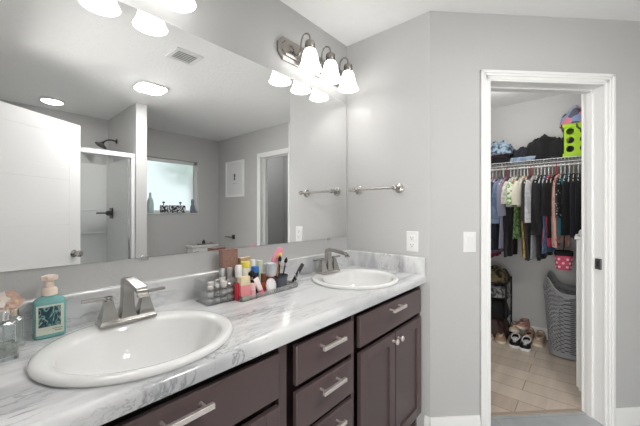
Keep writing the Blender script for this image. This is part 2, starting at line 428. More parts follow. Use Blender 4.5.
# window
win = struct(G().box(WX0, WX1, YW - .085, YW - .045, WZ0, WZ0 + .045).box(WX0, WX1, YW - .085, YW - .045, WZ1 - .045, WZ1)
    .box(WX0, WX0 + .045, YW - .085, YW - .045, WZ0, WZ1).box(WX1 - .045, WX1, YW - .085, YW - .045, WZ0, WZ1)
    .build('window_1', M_wplastic, bevel=0.003), 'white vinyl frosted window over the toilet')
box('glass_pane', M_frost, WX0 + .045, WX1 - .045, YW - .068, YW - .062, WZ0 + .045, WZ1 - .045, win)
box('window_sill', M_trim, WX0 + .001, WX1 - .001, YW - .115, YW + .014, WZ0 - .002, WZ0 + .008, win, bevel=.002)
G().box(WX0, WX0 + .004, YW - .045, YW, WZ0 + .01, WZ1).box(WX1 - .004, WX1, YW - .045, YW, WZ0 + .01, WZ1).build('window_reveal', M_trim, win)

# ---------------------------------------------------------------- mirror
mir = tag(box('wall_mirror_glass', M_mirror, 0.0, 1.742, YM - .0065, YM - .0005, 1.113, 2.036, smooth=0), 'large frameless mirror running over both sinks', 'mirror')
mir.name = 'vanity_mirror'
for x in (0.45, 1.55):
    G().box(x - .012, x + .012, YM - .0095, YM - .0004, 1.103, 1.119).build('mirror_clip', M_chrome, mir, bevel=.001)

# ---------------------------------------------------------------- vanity cabinets
CF = 0.742     # carcass front (face frame front)
DF = 0.722     # drawer and door faces
def bar_pull(parent, x, z, y, L=0.13):
    g = G(); g.box(x - L / 2, x + L / 2, y - .038, y - .026, z - .007, z + .007)
    h = g.build('handle', M_pull, parent, bevel=.0012)
    for s in (-1, 1): G().cyl((x + s * (L / 2 - .018), y - .028, z), (x + s * (L / 2 - .018), y + .001, z), .0045, n=10).build('handle_post', M_pull, h)
def slab_front(name, x0, x1, z0, z1, parent):
    # slab drawer front with an eased edge
    rings = []
    for ins, y in ((0, CF - .001), (0, DF + .005), (.003, DF + .001), (.007, DF), ):
        rings.append([(x0 + ins, y, z0 + ins), (x1 - ins, y, z0 + ins), (x1 - ins, y, z1 - ins), (x0 + ins, y, z1 - ins)])
    g = G().rings([[Vector(p) for p in r] for r in rings])
    return g.build(name, M_cab, parent, smooth=20)
def shaker_door(x0, x1, z0, z1, parent, knob_x):
    w = .052; g = G()
    g.box(x0, x0 + w, DF, CF - .001, z0, z1); g.box(x1 - w, x1, DF, CF - .001, z0, z1)
    g.box(x0 + w, x1 - w, DF, CF - .001, z1 - w, z1); g.box(x0 + w, x1 - w, DF, CF - .001, z0, z0 + w)
    d = g.build('door', M_cab, parent, bevel=.002)
    box('door_panel', M_cab, x0 + w - .002, x1 - w + .002, DF + .010, CF - .003, z0 + w - .002, z1 - w + .002, d)
    mtx = T(knob_x, DF, z1 - .035) @ RX(R(90))
    g = G().lathe([(.0075, -.001), (.006, .004), (.005, .012), (.0075, .018), (.0135, .021), (.0145, .025), (.011, .029), (.002, .031)], 16, mtx=mtx)
    g.build('knob', M_pull, d)
def carcass(x0, x1, rails, stiles, label, name='vanity_cabinet', end=None):
    o = thing(name, label, 'cabinet', ((x0 + x1) / 2, (CF + YM) / 2, 0))
    ox, oy = -(x0 + x1) / 2, -(CF + YM) / 2
    inv = T(ox, oy, 0)
    def add(nm, m, boxes, bevel=0):
        g = G()
        for b in boxes: g.box(*b, inv)
        return g.build(nm, m, o, bevel)
    add('side_panel', M_cab, [(x0, x0 + .016, CF + .019, YM - .004, 0.0, .874)])
    add('side_panel', M_cab, [(x1 - .016, x1, CF + .019, YM - .004, 0.0, .874)])
    add('bottom_panel', M_cabin, [(x0 + .016, x1 - .016, CF + .019, YM - .004, .10, .114)])
    add('toe_kick', M_cabin, [(x0 + .016, x1 - .016, CF + .065, CF + .08, 0, .10)])
    add('gap_shade_panel', M_cabin, [(x0 + .016, x1 - .016, CF + .030, CF + .036, .114, .874)])  # dark sheet standing in for the shade in gaps around the fronts
    add('face_frame', M_cab, [(x0, x1, CF, CF + .019, a, b) for a, b in rails] + [(a, b, CF, CF + .019, .10, .874) for a, b in stiles])
    return o, inv
L0, L1, M1, R1 = XL + .004, 0.684, 1.072, XT - .003
def shift(children, inv):
    for c in children: c.data.transform(inv)
def cab_fronts(o, inv, fn):
    before = set(bpy.data.objects); fn(o); new = [x for x in bpy.data.objects if x not in before]
    for x in new: x.data.transform(inv)
ra = [(.866, .874), (.10, .120)]
o, inv = carcass(L0, L1, ra, [(L0, L0 + .030), (.658, L1)], 'dark brown vanity cabinet under the sink nearest the soap bottle')
def f(o):
    d = slab_front('drawer_front', L0 + .035, .645, .704, .842, o); bar_pull(d, .338, .812, DF)
    shaker_door(L0 + .035, .336, .128, .680, o, .31); shaker_door(.342, .645, .128, .680, o, .368)
cab_fronts(o, inv, f)
o, inv = carcass(L1, M1, [(.866, .874), (.10, .120)], [(L1, L1 + .008), (1.056, M1)], 'dark brown vanity cabinet with a stack of drawers between the sinks')
def f(o):
    for z0, z1 in ((.708, .840), (.546, .684), (.386, .524), (.128, .364)):
        d = slab_front('drawer', .721, 1.047, z0, z1, o); bar_pull(d, .886, z1 - .033, DF)
cab_fronts(o, inv, f)
o, inv = carcass(M1, R1, ra, [(M1, M1 + .005), (R1 - .016, R1)], 'dark brown vanity cabinet beside the wall, under the far sink')
def f(o):
    d = slab_front('drawer_front', 1.098, 1.728, .708, .842, o); bar_pull(d, 1.402, .812, DF)
    shaker_door(1.100, 1.410, .128, .684, o, 1.388); shaker_door(1.418, 1.728, .128, .684, o, 1.442)
cab_fronts(o, inv, f)

# ---------------------------------------------------------------- countertop with sink cutouts
CT = 0.920
S1, S2 = (0.337, 0.940), (1.388, 0.947)
SA, SB = 0.243, 0.227
g = G(); bm = g.bm
YF, YB = 0.722, YM - .001
N = 48
xs = [L0, S1[0] - .27, S1[0] + .27, S2[0] - .27, S2[0] + .27, XT - .001]
def quad(p): bm.faces.new([bm.verts.new(q) for q in p])
for x0, x1 in ((xs[0], xs[1]), (xs[2], xs[3]), (xs[4], xs[5])):
    quad([(x0, YF, CT), (x1, YF, CT), (x1, YB, CT), (x0, YB, CT)])
    quad([(x0, YB, CT - .032), (x1, YB, CT - .032), (x1, YF, CT - .032), (x0, YF, CT - .032)])
for (sx, sy) in (S1, S2):
    x0, x1 = sx - .27, sx + .27
    ang = sorted([2 * PI * k / N for k in range(N)] + [math.atan2(yy - sy, xx - sx) % (2 * PI) for xx in (x0, x1) for yy in (YF, YB)])
    def out(a):
        c, q = math.cos(a), math.sin(a)
        t = min([v for v in (((x1 - sx) / c if c > 1e-9 else 9), ((x0 - sx) / c if c < -1e-9 else 9), ((YB - sy) / q if q > 1e-9 else 9), ((YF - sy) / q if q < -1e-9 else 9))])
        return (sx + c * t, sy + q * t)
    O = [out(a) for a in ang]; I = [(sx + (SA - .012) * math.cos(a), sy + (SB - .014) * math.sin(a)) for a in ang]; n = len(ang)
    for z, fl in ((CT, 0), (CT - .032, 1)):
        vo = [bm.verts.new((*p, z)) for p in O]; vi = [bm.verts.new((*p, z)) for p in I]
        for k in range(n): bm.faces.new((vo[k], vo[(k + 1) % n], vi[(k + 1) % n], vi[k]))
    va = [bm.verts.new((*p, CT)) for p in I]; vb = [bm.verts.new((*p, CT - .032)) for p in I]
    for k in range(n): bm.faces.new((va[k], va[(k + 1) % n], vb[(k + 1) % n], vb[k]))
# rolled front edge
prof = [(YF, CT)] + [(YF - .001 - .021 * math.sin(R(a)), CT - .020 + .020 * math.cos(R(a))) for a in range(15, 91, 15)] + [(.700, CT - .036), (.702, CT - .043), (.706, CT - .046), (.722, CT - .046), (.722, CT - .032)]
g.rings([[Vector((x, y, z)) for y, z in prof] for x in (xs[0], xs[-1])])
top = g.build('marble_countertop', M_marble, weld=True)
tag(top, 'white marble-look countertop with grey veins over dark vanity', 'countertop')
bz = 1.022
prof = [(YB, CT + .0005), (1.243, CT + .0005), (1.243, bz - .016), (1.2405, bz - .010), (1.2415, bz - .004), (1.246, bz), (YB, bz)]
G().rings([[Vector((x, y, z)) for y, z in prof] for x in (L0, XT - .001)]).build('backsplash', M_marble, top)
G().rings([[Vector((x, y, z)) for x, z in [(XT - .0015, .876), (1.737, .876), (1.737, bz - .006), (1.741, bz), (XT - .0015, bz)]] for y in (.704, 1.243)]).build('side_splash', M_marble, top, bevel=.002)

# ---------------------------------------------------------------- sinks
def make_sink(x, y, label):
    o = thing('drop_in_sink', label, 'sink', (x, y, CT), group='drop-in vanity sinks')
    prof = [  # (fa, fb, dy, z)
        (.985, .985, 0, .0005), (1.0, 1.0, 0, .006), (.995, .995, 0, .012), (.975, .973, 0, .0165), (.94, .935, -.001, .018), (.90, .885, -.004, .0165), (.85, .82, -.010, .0145),
        (.825, .785, -.014, .010), (.81, .76, -.016, .001), (.78, .72, -.017, -.025), (.72, .665, -.018, -.06), (.62, .56, -.018, -.098), (.44, .40, -.016, -.122), (.22, .21, -.014, -.134), (.09, .098, -.012, -.137)]
    outer = [(.10, .11, -.012, -.145), (.25, .24, -.014, -.142), (.46, .43, -.016, -.132), (.66, .60, -.018, -.106), (.78, .715, -.018, -.066), (.84, .775, -.017, -.03), (.87, .82, -.012, -.004), (.94, .93, -.001, .0006)]
    n = 64; ring = lambda P: [[Vector((SA * a * math.cos(2 * PI * k / n), SB * b * math.sin(2 * PI * k / n) + dy, z)) for k in range(n)] for a, b, dy, z in P]
    G().rings(ring(prof + outer), closed=True).build('basin', M_porc, o, smooth=60)
    G().lathe([(.024, -.1445), (.024, -.1365), (.0225, -.1345), (.017, -.1355), (.016, -.1375), (.001, -.1365)], 24, c=(0, -.012, 0)).build('drain', M_chrome, o)
    return o
make_sink(*S1, 'oval white porcelain sink in the counter beside the teal soap bottle')
s_ = make_sink(*S2, 'oval white porcelain sink in the counter beside the towel bar wall')

# ---------------------------------------------------------------- faucets
def make_faucet(label):
    o = thing('faucet', label, 'faucet', (0, 0, 0), group='brushed nickel centerset faucets')
    def rr(hx, hy, z): return [Vector((sx * hx, sy * hy, z)) for sx, sy in ((-1, -1), (1, -1), (1, 1), (-1, 1))]
    G().rings([rr(.080, .028, 0), rr(.080, .028, .008), rr(.076, .024, .013), rr(.074, .022, .016)]).build('base_plate', M_nickel, o, bevel=.0015, smooth=25)
    # spout: square tapered column, flat neck and downturned tip
    g = G()
    def sec(y, z, hx, hz, tilt):   # section in plane rotated about x by tilt
        m = T(0, y, z) @ RX(tilt)
        return [m @ Vector((sx * hx, 0, sz * hz)) for sx, sz in ((-1, -1), (1, -1), (1, 1), (-1, 1))]
    path = [(0, .014, .023, .021, 90), (0, .022, .0215, .0195, 90), (0, .05, .017, .0155, 90), (0, .09, .0155, .0145, 90), (0, .114, .0155, .0145, 88), (-.003, .126, .0155, .0150, 58), (-.016, .1315, .0155, .0100, 18), (-.040, .1310, .0155, .0075, 6), (-.090, .1235, .0155, .0070, 8), (-.122, .1180, .0155, .0070, 12), (-.134, .112, .0155, .0085, 45), (-.1375, .100, .0155, .0080, 88)]
    path = [(y, z, hx, hz, R(t)) for y, z, hx, hz, t in path]
    # tilt 90 => section lies horizontal (normal along z)
    g.rings([sec(y, z, hx, hz, -t) for y, z, hx, hz, t in path])
    g.build('spout', M_nickel, o, bevel=.0015, smooth=28)
    for s in (-1, 1):
        g = G()
        g.rings([[v + Vector((s * .052, 0, 0)) for v in rr(a, a * .95, z)] for a, z in ((.023, .014), (.0235, .020), (.020, .032), (.0145, .055), (.012, .068), (.012, .074))])
        h = g.build('handle', M_nickel, o, bevel=.001, smooth=25)
        g = G(); g.lathe([(.009, .072), (.009, .079), (.011, .081), (.011, .086)], 16, c=(s * .052, 0, 0))
        g.box(-.012, .066, -.0075, .0075, .077, .086, T(s * .052, 0, 0) @ (RZ(PI) if s < 0 else Matrix()) @ RZ(R(6 * s)))
        g.build('lever', M_nickel, h, bevel=.001)
    return o
fa = make_faucet('brushed nickel two-handle faucet behind the sink nearest the soap bottle')
fa.location = (0.347, 1.118, CT + .0165)
fb = copy_tree(fa); fb.location = (1.378, 1.128, CT + .0165); fb['label'] = 'brushed nickel two-handle faucet behind the sink beside the towel bar wall'

# ---------------------------------------------------------------- vanity lights
def make_light(label):
    o = thing('vanity_light', label, 'light', (0, 0, 0), group='three-shade vanity lights')
    # long octagonal back plate standing on the wall, local y = 0 is the wall
    def octa(hx, hz, c, y): return [Vector((x, y, z)) for x, z in ((-hx + c, -hz), (hx - c, -hz), (hx, -hz + c), (hx, hz - c), (hx - c, hz), (-hx + c, hz), (-hx, hz - c), (-hx, -hz + c))]
    G().rings([octa(.305, .062, .036, -.0003), octa(.305, .062, .036, -.012), octa(.298, .055, .033, -.016), octa(.286, .044, .027, -.018), octa(.282, .040, .025, -.026), octa(.274, .032, .021, -.029)]).build('back_plate', M_nickel_d, o, smooth=20)
    for s in (-1, 0, 1):
        x = s * .177
        pts = [(x - .012, -.026, -.004), (x - .012, -.036, -.022), (x - .011, -.052, -.026), (x - .008, -.064, -.004), (x - .006, -.066, .040), (x - .005, -.072, .070), (x - .002, -.092, .086), (x, -.112, .080), (x, -.127, .060), (x, -.128, .034)]
        a = G().tube(pts, .0050, 10, smooth=2).build('arm', M_nickel_d, o)
        G().lathe([(.007, .042), (.010, .036), (.022, .031), (.0275, .025), (.0275, -.010), (.025, -.016)], 24, c=(x, -.128, 0)).build('socket', M_nickel_d, a)
        sh = [(.023, -.012), (.029, -.015), (.036, -.028), (.041, -.046), (.045, -.066), (.050, -.088), (.058, -.110), (.066, -.124)]
        inn = [(r - .003, z - (.0 if i else .001)) for i, (r, z) in enumerate(sh)]
        G().lathe(sh + list(reversed(inn)), 32, c=(x, -.128, 0), closed=True).build('lamp_shade', M_shade, o)
        G().lathe([(.001, -.085), (.018, -.078), (.025, -.060), (.022, -.040), (.013, -.020), (.012, .0)], 16, c=(x, -.128, 0)).build('bulb', M_bulb, o)
    return o
va = make_light('brushed nickel three-shade vanity light above the far sink'); va.location = (1.415, YM, 2.182)
vb = copy_tree(va); vb.location = (0.339, YM, 2.182); vb['label'] = 'three-shade vanity light above the near sink, only one shade edge showing'

# ---------------------------------------------------------------- towel bar, outlet, switch
o = thing('towel_bar', 'short brushed nickel towel bar on the wall beside the mirror', 'towel bar', (XT, 1.017, 1.43))
for y in (.150, -.147):
    mtx = T(0, y, 0) @ RY(R(-90))
    G().lathe([(.031, .0004), (.031, .004), (.027, .008), (.022, .009), (.020, .013), (.012, .017), (.009, .030), (.009, .052), (.014, .058), (.0155, .068), (.014, .078), (.008, .082)], 24, mtx=mtx).build('mount', M_nickel, o)
G().cyl((-.068, -.147, 0), (-.068, .168, 0), .0075).lathe([(.0075, 0), (.012, .004), (.012, .012), (.006, .018), (.001, .020)], 16, mtx=T(-.068, .166, 0) @ RX(R(-90))).build('bar', M_nickel, o)
def wallplate(name, label, mtx, kind):
    o = thing(name, label, 'outlet' if kind == 'outlet' else 'switch', (0, 0, 0))
    o.matrix_world = mtx
    g = G(); g.rings([[Vector((sx * (.037 - i), -d, sz * (.060 - i))) for sx, sz in ((-1, -1), (1, -1), (1, 1), (-1, 1))] for i, d in ((0, .0005), (0, .003), (.004, .006))]); g.build('cover_plate', M_wplastic, o)
    if kind == 'outlet':
        for z in (-.0215, .0215):
            r = G().box(-.017, .017, -.0085, -.0055, z - .014, z + .014).build('receptacle', M_wplastic, o, bevel=.002)
            g = G(); g.box(-.009, -.0065, -.0089, -.0083, z - .002, z + .007); g.box(.0065, .009, -.0089, -.0083, z - .002, z + .006); g.cyl((0, -.0089, z - .008), (0, -.0083, z - .008), .003, n=8)
            g.build('slot', M_slot, r)
    else:
        r = G().box(-.0165, .0165, -.0075, -.0055, -.033, .033).build('rocker', M_wplastic, o, bevel=.001)
        G().rings([[Vector((sx * .015, -y, z)) for sx in (-1, 1)] + [Vector((sx * .015, -.006, z)) for sx in (1, -1)] for z, y in ((-.030, .0075), (.0, .0105), (.030, .0125))]).build('paddle', M_wplastic, r)
    return o
wallplate('wall_outlet', 'white duplex outlet on the wall under the towel bar', T(XT, .788, 1.109) @ RZ(R(-90)), 'outlet')
wallplate('light_switch', 'white light switch on the wall left of the closet doorway', MD @ T(.235, 0, 1.11), 'switch')

# ---------------------------------------------------------------- entry door
HX, HY = XL + .045, -0.402
FXY = (.672, -.838)
da = math.atan2(FXY[1] - HY, FXY[0] - HX)
DW = 0.765
o = bpy.data.objects.new('door_1', None); C.objects.link(o); o.location = (HX, HY, 0); o.rotation_euler = (0, 0, da); struct(o, 'white five-panel entry door standing open')
g = G(); t = .0175
st, rl = .105, .105
zs = [.012 + (2.03 - .012) / 1 * 0]
rails = [(.012, .170)]
ph = (2.035 - .115 - .17 - 4 * .10) / 5
zc = .17
panels = []
for i in range(5):
    panels.append((zc, zc + ph)); zc += ph
    rails.append((zc, zc + (.10 if i < 4 else .116))); zc += .10
g.box(0, st, -t, t, .012, 2.035); g.box(DW - st, DW, -t, t, .012, 2.035)
for a, b in rails: g.box(st, DW - st, -t, t, a, min(b, 2.035))
leaf = g.build('door_leaf', M_door, o, bevel=.0015)
for a, b in panels:
    x0, x1 = st, DW - st
    def rg(i, y): return [Vector((x0 + i, y, a + i)), Vector((x1 - i, y, a + i)), Vector((x1 - i, y, b - i)), Vector((x0 + i, y, b - i))]
    G().rings([rg(0, -t + .0005), rg(.003, -t + .014), rg(.015, -t + .014), rg(.019, -t + .006), rg(.034, -t + .003), rg(.034, t - .003), rg(.019, t - .006), rg(.015, t - .014), rg(.003, t - .014), rg(0, t - .0005)]).build('door_panel', M_door, leaf, smooth=10)
for s in (-1, 1):
    G().lathe([(.032, 0), (.032, .004), (.026, .009), (.012, .012), (.011, .030), (.018, .036), (.027, .046), (.029, .056), (.025, .066), (.012, .071), (.001, .072)], 24, mtx=T(DW - .065, s * t, .93) @ RX(R(-90 * s))).build('door_knob', M_nickel, o)

# ---------------------------------------------------------------- shower
g = G(); g.box(XL + .002, 1.198, YW + .002, YW + .02, .0, 1.87); g.box(1.178, 1.1985, YW + .02, -1.16, .0, 1.87); g.box(XL + .002, XL + .02, YW + .02, -1.16, 0, 1.87)
g.box(XL + .002, 1.198, YW + .02, -1.16, 0, .06); g.box(XL + .002, 1.198, -1.16, -1.09, 0, .11)
sh = tag(g.build('shower_surround', M_surround, bevel=.004), 'light grey acrylic shower surround behind the glass shower door', 'shower')
G().box(.55, 1.17, YW + .02, YW + .028, 1.30, 1.31).box(.55, 1.17, YW + .02, YW + .05, 1.02, 1.035).build('shelf_ledge', M_surround, sh, bevel=.003)
o = thing('shower_door', 'framed glass shower door with a white metal frame', 'shower door', (0.6, -1.125, .11))
M_sf = mat('white_shower_frame', (0.86, 0.87, 0.88, 1), 0.25, 0.2)
g = G(); g.box(-.60, .597, -.025, .025, 1.745, 1.79); g.build('top_rail', M_sf, o, bevel=.003)
g = G(); g.box(-.60, .597, -.025, .025, 0.001, .03); g.build('bottom_rail', M_sf, o, bevel=.003)
g = G(); g.box(.565, .597, -.02, .02, .03, 1.745); g.box(-.60, -.575, -.02, .02, .03, 1.745); g.build('jamb_rail', M_sf, o, bevel=.003)
g = G(); g.box(.538, .558, -.012, .012, .04, 1.74); g.build('door_stile', M_chrome, o, bevel=.003)
box('glass_panel', M_sglass, -.575, .538, -.003, .003, .03, 1.745, o)
# shower head and valve on the partition side
o = thing('shower_sprayer', 'round bronze shower head on a bent arm above the shower', 'shower head', (1.199, -1.70, 2.10))
G().tube([(-.001, 0, .02), (-.05, 0, .03), (-.10, 0, .02), (-.14, 0, -.02)], .009, 10, smooth=2).lathe([(.03, 0), (.03, .004), (.012, .010)], 16, mtx=T(-.0005, 0, .02) @ RY(R(-90))).build('shower_arm', M_bronze, o)
G().lathe([(.012, .0), (.016, .01), (.045, .035), (.062, .042), (.062, .050), (.001, .052)], 24, mtx=T(-.135, 0, -.012) @ RY(R(-150))).build('spray_head', M_bronze, o)
o = thing('shower_valve', 'dark bronze shower valve with a lever handle', 'shower valve', (1.1775, -1.80, 1.27))
G().box(-.012, -.0005, -.055, .055, -.065, .065).build('valve_plate', M_bronze, o, bevel=.006)
G().lathe([(.03, 0), (.028, .04), (.02, .05)], 20, mtx=T(-.010, 0, 0) @ RY(R(-90))).box(-.062, -.048, -.012, .012, -.012, .012).box(-.155, -.05, -.010, .010, -.008, .010).build('lever', M_bronze, o, bevel=.003)

# ---------------------------------------------------------------- picture, toilet, paper holder, side items (seen in the mirror)
o = thing('framed_print', 'white framed print with a small dark figure, beside the doorway', 'picture', (XP, -1.56, 1.79))
g = G(); g.box(-.022, -.001, -.24, -.205, -.275, .275); g.box(-.022, -.001, .205, .24, -.275, .275); g.box(-.022, -.001, -.205, .205, .24, .275); g.box(-.022, -.001, -.205, .205, -.275, -.24)
g.build('frame', M_trim, o, bevel=.002)
pr = box('print', mat('print_paper', (0.78, 0.78, 0.78, 1), .6), -.012, -.004, -.205, .205, -.24, .24, o)
g = G(); g.prism([(-.02, -.05), (.02, -.05), (.014, .0), (.022, .03), (.012, .05), (-.012, .05), (-.024, .02), (-.012, -.005)], 0, .001, T(-.0135, 0, .03) @ RZ(R(-90)) @ RX(R(90)))
g.build('figure', mat('print_ink', (0.12, 0.12, 0.13, 1), .6), pr)
G().box(-.0135, -.0125, -.05, .05, -.075, -.068).build('print_text', mat('print_ink_light', (0.5, 0.5, 0.5, 1), .6), pr)

tx, ty = 2.40, YW
o = thing('toilet', 'white toilet under the frosted window', 'toilet', (tx, ty, 0))
g = G(); g.box(-.20, .20, .015, .195, .39, .755); g.build('tank', M_porc, o, bevel=.02, seg=3)
g = G(); g.box(-.215, .215, .008, .21, .756, .79); g.build('tank_lid', M_porc, o, bevel=.008)
g = G()
def ov(a, b, cy, z, n=32): return [Vector((a * math.cos(2 * PI * k / n), cy + b * math.sin(2 * PI * k / n), z)) for k in range(n)]
g.rings([ov(.11, .20, .36, 0.0), ov(.10, .19, .36, .05), ov(.11, .19, .36, .18), ov(.16, .23, .42, .32), ov(.18, .25, .45, .38), ov(.17, .24, .45, .385), ov(.13, .19, .46, .37), ov(.10, .14, .45, .28), ov(.03, .05, .43, .22)]); g.box(-.14, .14, .03, .27, .20, .388)
g.build('bowl', M_porc, o, smooth=60)
G().rings([ov(.185, .245, .455, .388), ov(.19, .25, .455, .396), ov(.188, .248, .455, .41), ov(.02, .03, .455, .418)]).build('lid', M_porc, o, smooth=60)
G().box(-.17, -.11, .195, .215, .69, .705).build('flush_lever', M_chrome, o, bevel=.003)
o = thing('metal_tray', 'small silver tray with handles lying on the toilet tank', 'tray', (tx + .03, ty + .11, .790))
G().rings([ov(.10, .06, 0, .0003, 24), ov(.13, .075, 0, .012, 24), ov(.125, .07, 0, .012, 24), ov(.095, .055, 0, .004, 24)]).build('dish', M_chrome, o)
G().tube([(-.12, -.03, .012), (-.14, 0, .03), (-.12, .03, .012)], .004, 8, smooth=2).tube([(.12, -.03, .012), (.14, 0, .03), (.12, .03, .012)], .004, 8, smooth=2).build('tray_handle', M_chrome, o)
o = tag(G().lathe([(.022, .0003), (.024, .03), (.02, .05), (.008, .055), (.007, .065), (.001, .066)], 20).build('small_jar', M_bronze, loc=(tx + .02, ty + .11, .795)), 'small dark jar on the silver tray', 'jar')
o = thing('paper_holder', 'dark bronze toilet paper holder with an empty arm', 'paper holder', (XP, -1.60, .90))
G().box(-.012, -.0005, -.032, .032, -.032, .032).build('mount', M_bronze, o, bevel=.004)
G().cyl((-.01, 0, 0), (-.06, 0, 0), .008).cyl((-.055, .0, 0), (-.055, -.15, 0), .008).build('arm', M_bronze, o)

# window sill things
def bottle(name, label, cat, loc, prof, m, n=20, sx=1, sy=1, rotz=0, group=None):
    return tag(G().lathe(prof, n, sx=sx, sy=sy).build(name, m, loc=loc, rotz=rotz), label, cat, group)
SZ = WZ0 + .0085
M_tealg = mat('pale_teal_glass', (0.55, 0.68, 0.68, 1), .15)
bottle('glass_vase', 'tall pale teal vase on the window sill beside the partition', 'vase', (1.70, YW - .015, SZ), [(.035, 0), (.042, .02), (.044, .12), (.034, .18), (.015, .22), (.013, .27), (.018, .28), (.012, .28), (.010, .2), (.001, .19)], M_tealg)
bottle('ceramic_figurine', 'blue-grey bottle-shaped figurine at the free end of the window sill', 'figurine', (2.305, YW - .012, SZ), [(.030, 0), (.036, .02), (.034, .09), (.020, .13), (.022, .16), (.024, .185), (.012, .205), (.001, .21)], mat('blue_grey_glaze', srgb(128, 140, 150), .3))
o = thing('wire_caddy', 'dark lattice caddy with white lining on the window sill', 'basket', (2.01, YW - .018, SZ))
M_cad = ramp_mat('lattice_fabric', 'voronoi', 45, [(0.0, srgb(240, 240, 240)), (.45, srgb(225, 228, 230)), (.5, srgb(45, 50, 60)), (1, srgb(45, 50, 60))])
G().box(-.17, .17, -.045, .045, .0005, .11).build('body', M_cad, o, bevel=.01)
for x in (-.13, .11):
    G().cyl((x, 0, .105), (x, 0, .14), .006).lathe([(.001, .0), (.018, .008), (.018, .025), (.001, .03)], 12, c=(x, 0, .135)).build('finial', M_bronze, o)
for i, x in enumerate((-.10, .0, .08)):
    pass

# ceiling register, lights
o = thing('ceiling_vent', 'white square air vent in the bathroom ceiling', 'vent', (1.08, .263, CH))
g = G(); g.box(-.10, .10, -.10, -.072, -.009, -.0005); g.box(-.10, .10, .072, .10, -.009, -.0005); g.box(-.10, -.072, -.072, .072, -.009, -.0005); g.box(.072, .10, -.072, .072, -.009, -.0005)
g.build('frame', M_wplastic, o, bevel=.002)
g = G(); g.box(-.072, .072, -.072, .072, -.0015, -.0005); g.build('backing', mat('vent_dark', (.1, .1, .1, 1), .8), o)
g = G()
for k in range(6): g.box(-.072, .072, -.009, .009, -.0008, .0008, T(0, -.060 + k * .024, -.006) @ RX(R(-12)))
g.build('louvers', M_wplastic, o)
o = thing('ceiling_light', 'rounded square flush ceiling light in the middle of the bathroom', 'light', (1.146, -.544, CH))
def rsq(h, e, z, n=40):
    r = []
    for k in range(n):
        a = 2 * PI * k / n; c, s = math.cos(a), math.sin(a); r.append(Vector((h * math.copysign(abs(c) ** e, c), h * math.copysign(abs(s) ** e, s), z)))
    return r
G().rings([rsq(.128, .55, -.0005), rsq(.132, .55, -.010), rsq(.126, .55, -.014)]).build('rim', M_wplastic, o)
G().rings([rsq(.122, .55, -.014), rsq(.112, .55, -.022), rsq(.08, .6, -.028), rsq(.03, .7, -.030)]).build('diffuser', M_lampoff, o, smooth=60)
o = thing('shower_light', 'round flush ceiling light above the shower', 'light', (.61, -1.66, CH))
G().lathe([(.10, -.0005), (.105, -.010), (.09, -.018)], 32).build('rim', M_wplastic, o)
G().lathe([(.088, -.018), (.07, -.028), (.03, -.034), (.001, -.035)], 32).build('diffuser', mat('shower_lamp_diffuser', (.9, .9, .9, 1), .4, emit=((1, .99, .97), 9.0)), o, smooth=60)

# ---------------------------------------------------------------- counter: soap, perfume
o = thing('soap_bottle', 'teal foaming soap bottle with a peach pump on the counter', 'soap dispenser', (.168, 1.195, CT + .0005), R(-4))
def rrect(hx, hy, e, z, n=36, dx=0, dy=0):
    r = []
    for k in range(n):
        a = 2 * PI * k / n; c, s = math.cos(a), math.sin(a); r.append(Vector((dx + hx * math.copysign(abs(c) ** e, c), dy + hy * math.copysign(abs(s) ** e, s), z)))
    return r
M_teal = mat('teal_soap', srgb(118, 176, 174), .12, coat=.5, spec=.6)
G().rings([rrect(.034, .020, .5, 0), rrect(.037, .023, .5, .004), rrect(.037, .023, .5, .100), rrect(.036, .022, .55, .106), rrect(.029, .0185, .7, .113), rrect(.017, .015, .95, .118), rrect(.015, .0145, 1, .124)]).build('body', M_teal, o)
M_peach = mat('peach_plastic', srgb(240, 222, 206), .4)
pu = G().lathe([(.0185, .121), (.0185, .137), (.0165, .141), (.011, .143), (.0105, .160), (.0085, .162), (.0085, .166)], 24).build('pump_collar', M_peach, o)
G().rings([rrect(.018, .012, .7, .164, dx=0), rrect(.020, .013, .7, .168), rrect(.019, .012, .7, .176), rrect(.010, .008, .8, .179)]).box(-.006, .006, -.032, 0, .168, .176).build('pump_head', M_peach, pu, bevel=.001)
lab = G().rings([[Vector((x, -.0236, z)) for x, z in ((-.0305, .012), (.0305, .012), (.0305, .096), (-.0305, .096))], [Vector((x, -.0228, z)) for x, z in ((-.0305, .012), (.0305, .012), (.0305, .096), (-.0305, .096))]]).build('front_label', mat('cream_label', srgb(214, 219, 202), .5), o)
M_leafp = ramp_mat('leaf_print', 'noise', 30, [(.36, srgb(24, 62, 74)), (.44, srgb(44, 92, 98)), (.50, srgb(160, 196, 184)), (.56, srgb(48, 84, 96)), (.66, srgb(22, 52, 64))], .5, dist=2.6, detail=2, sc3=(1.5, 1, .8), rot=(0, R(40), 0))
G().box(-.0255, .0235, -.0242, -.0235, .034, .091).build('leaf_picture', M_leafp, lab)
g = G()
for z, x0, x1 in ((.0265, .004, .027), (.0205, .010, .025)): # the label's small line of script, as wavy strokes
    g.tube([(x0 + (x1 - x0) * k / 14, -.0243, z + .0012 * math.sin(k * 2.1)) for k in range(15)], .0006, 5)
g.build('label_script', mat('script_ink', (0.08, .08, .09, 1), .6), lab)

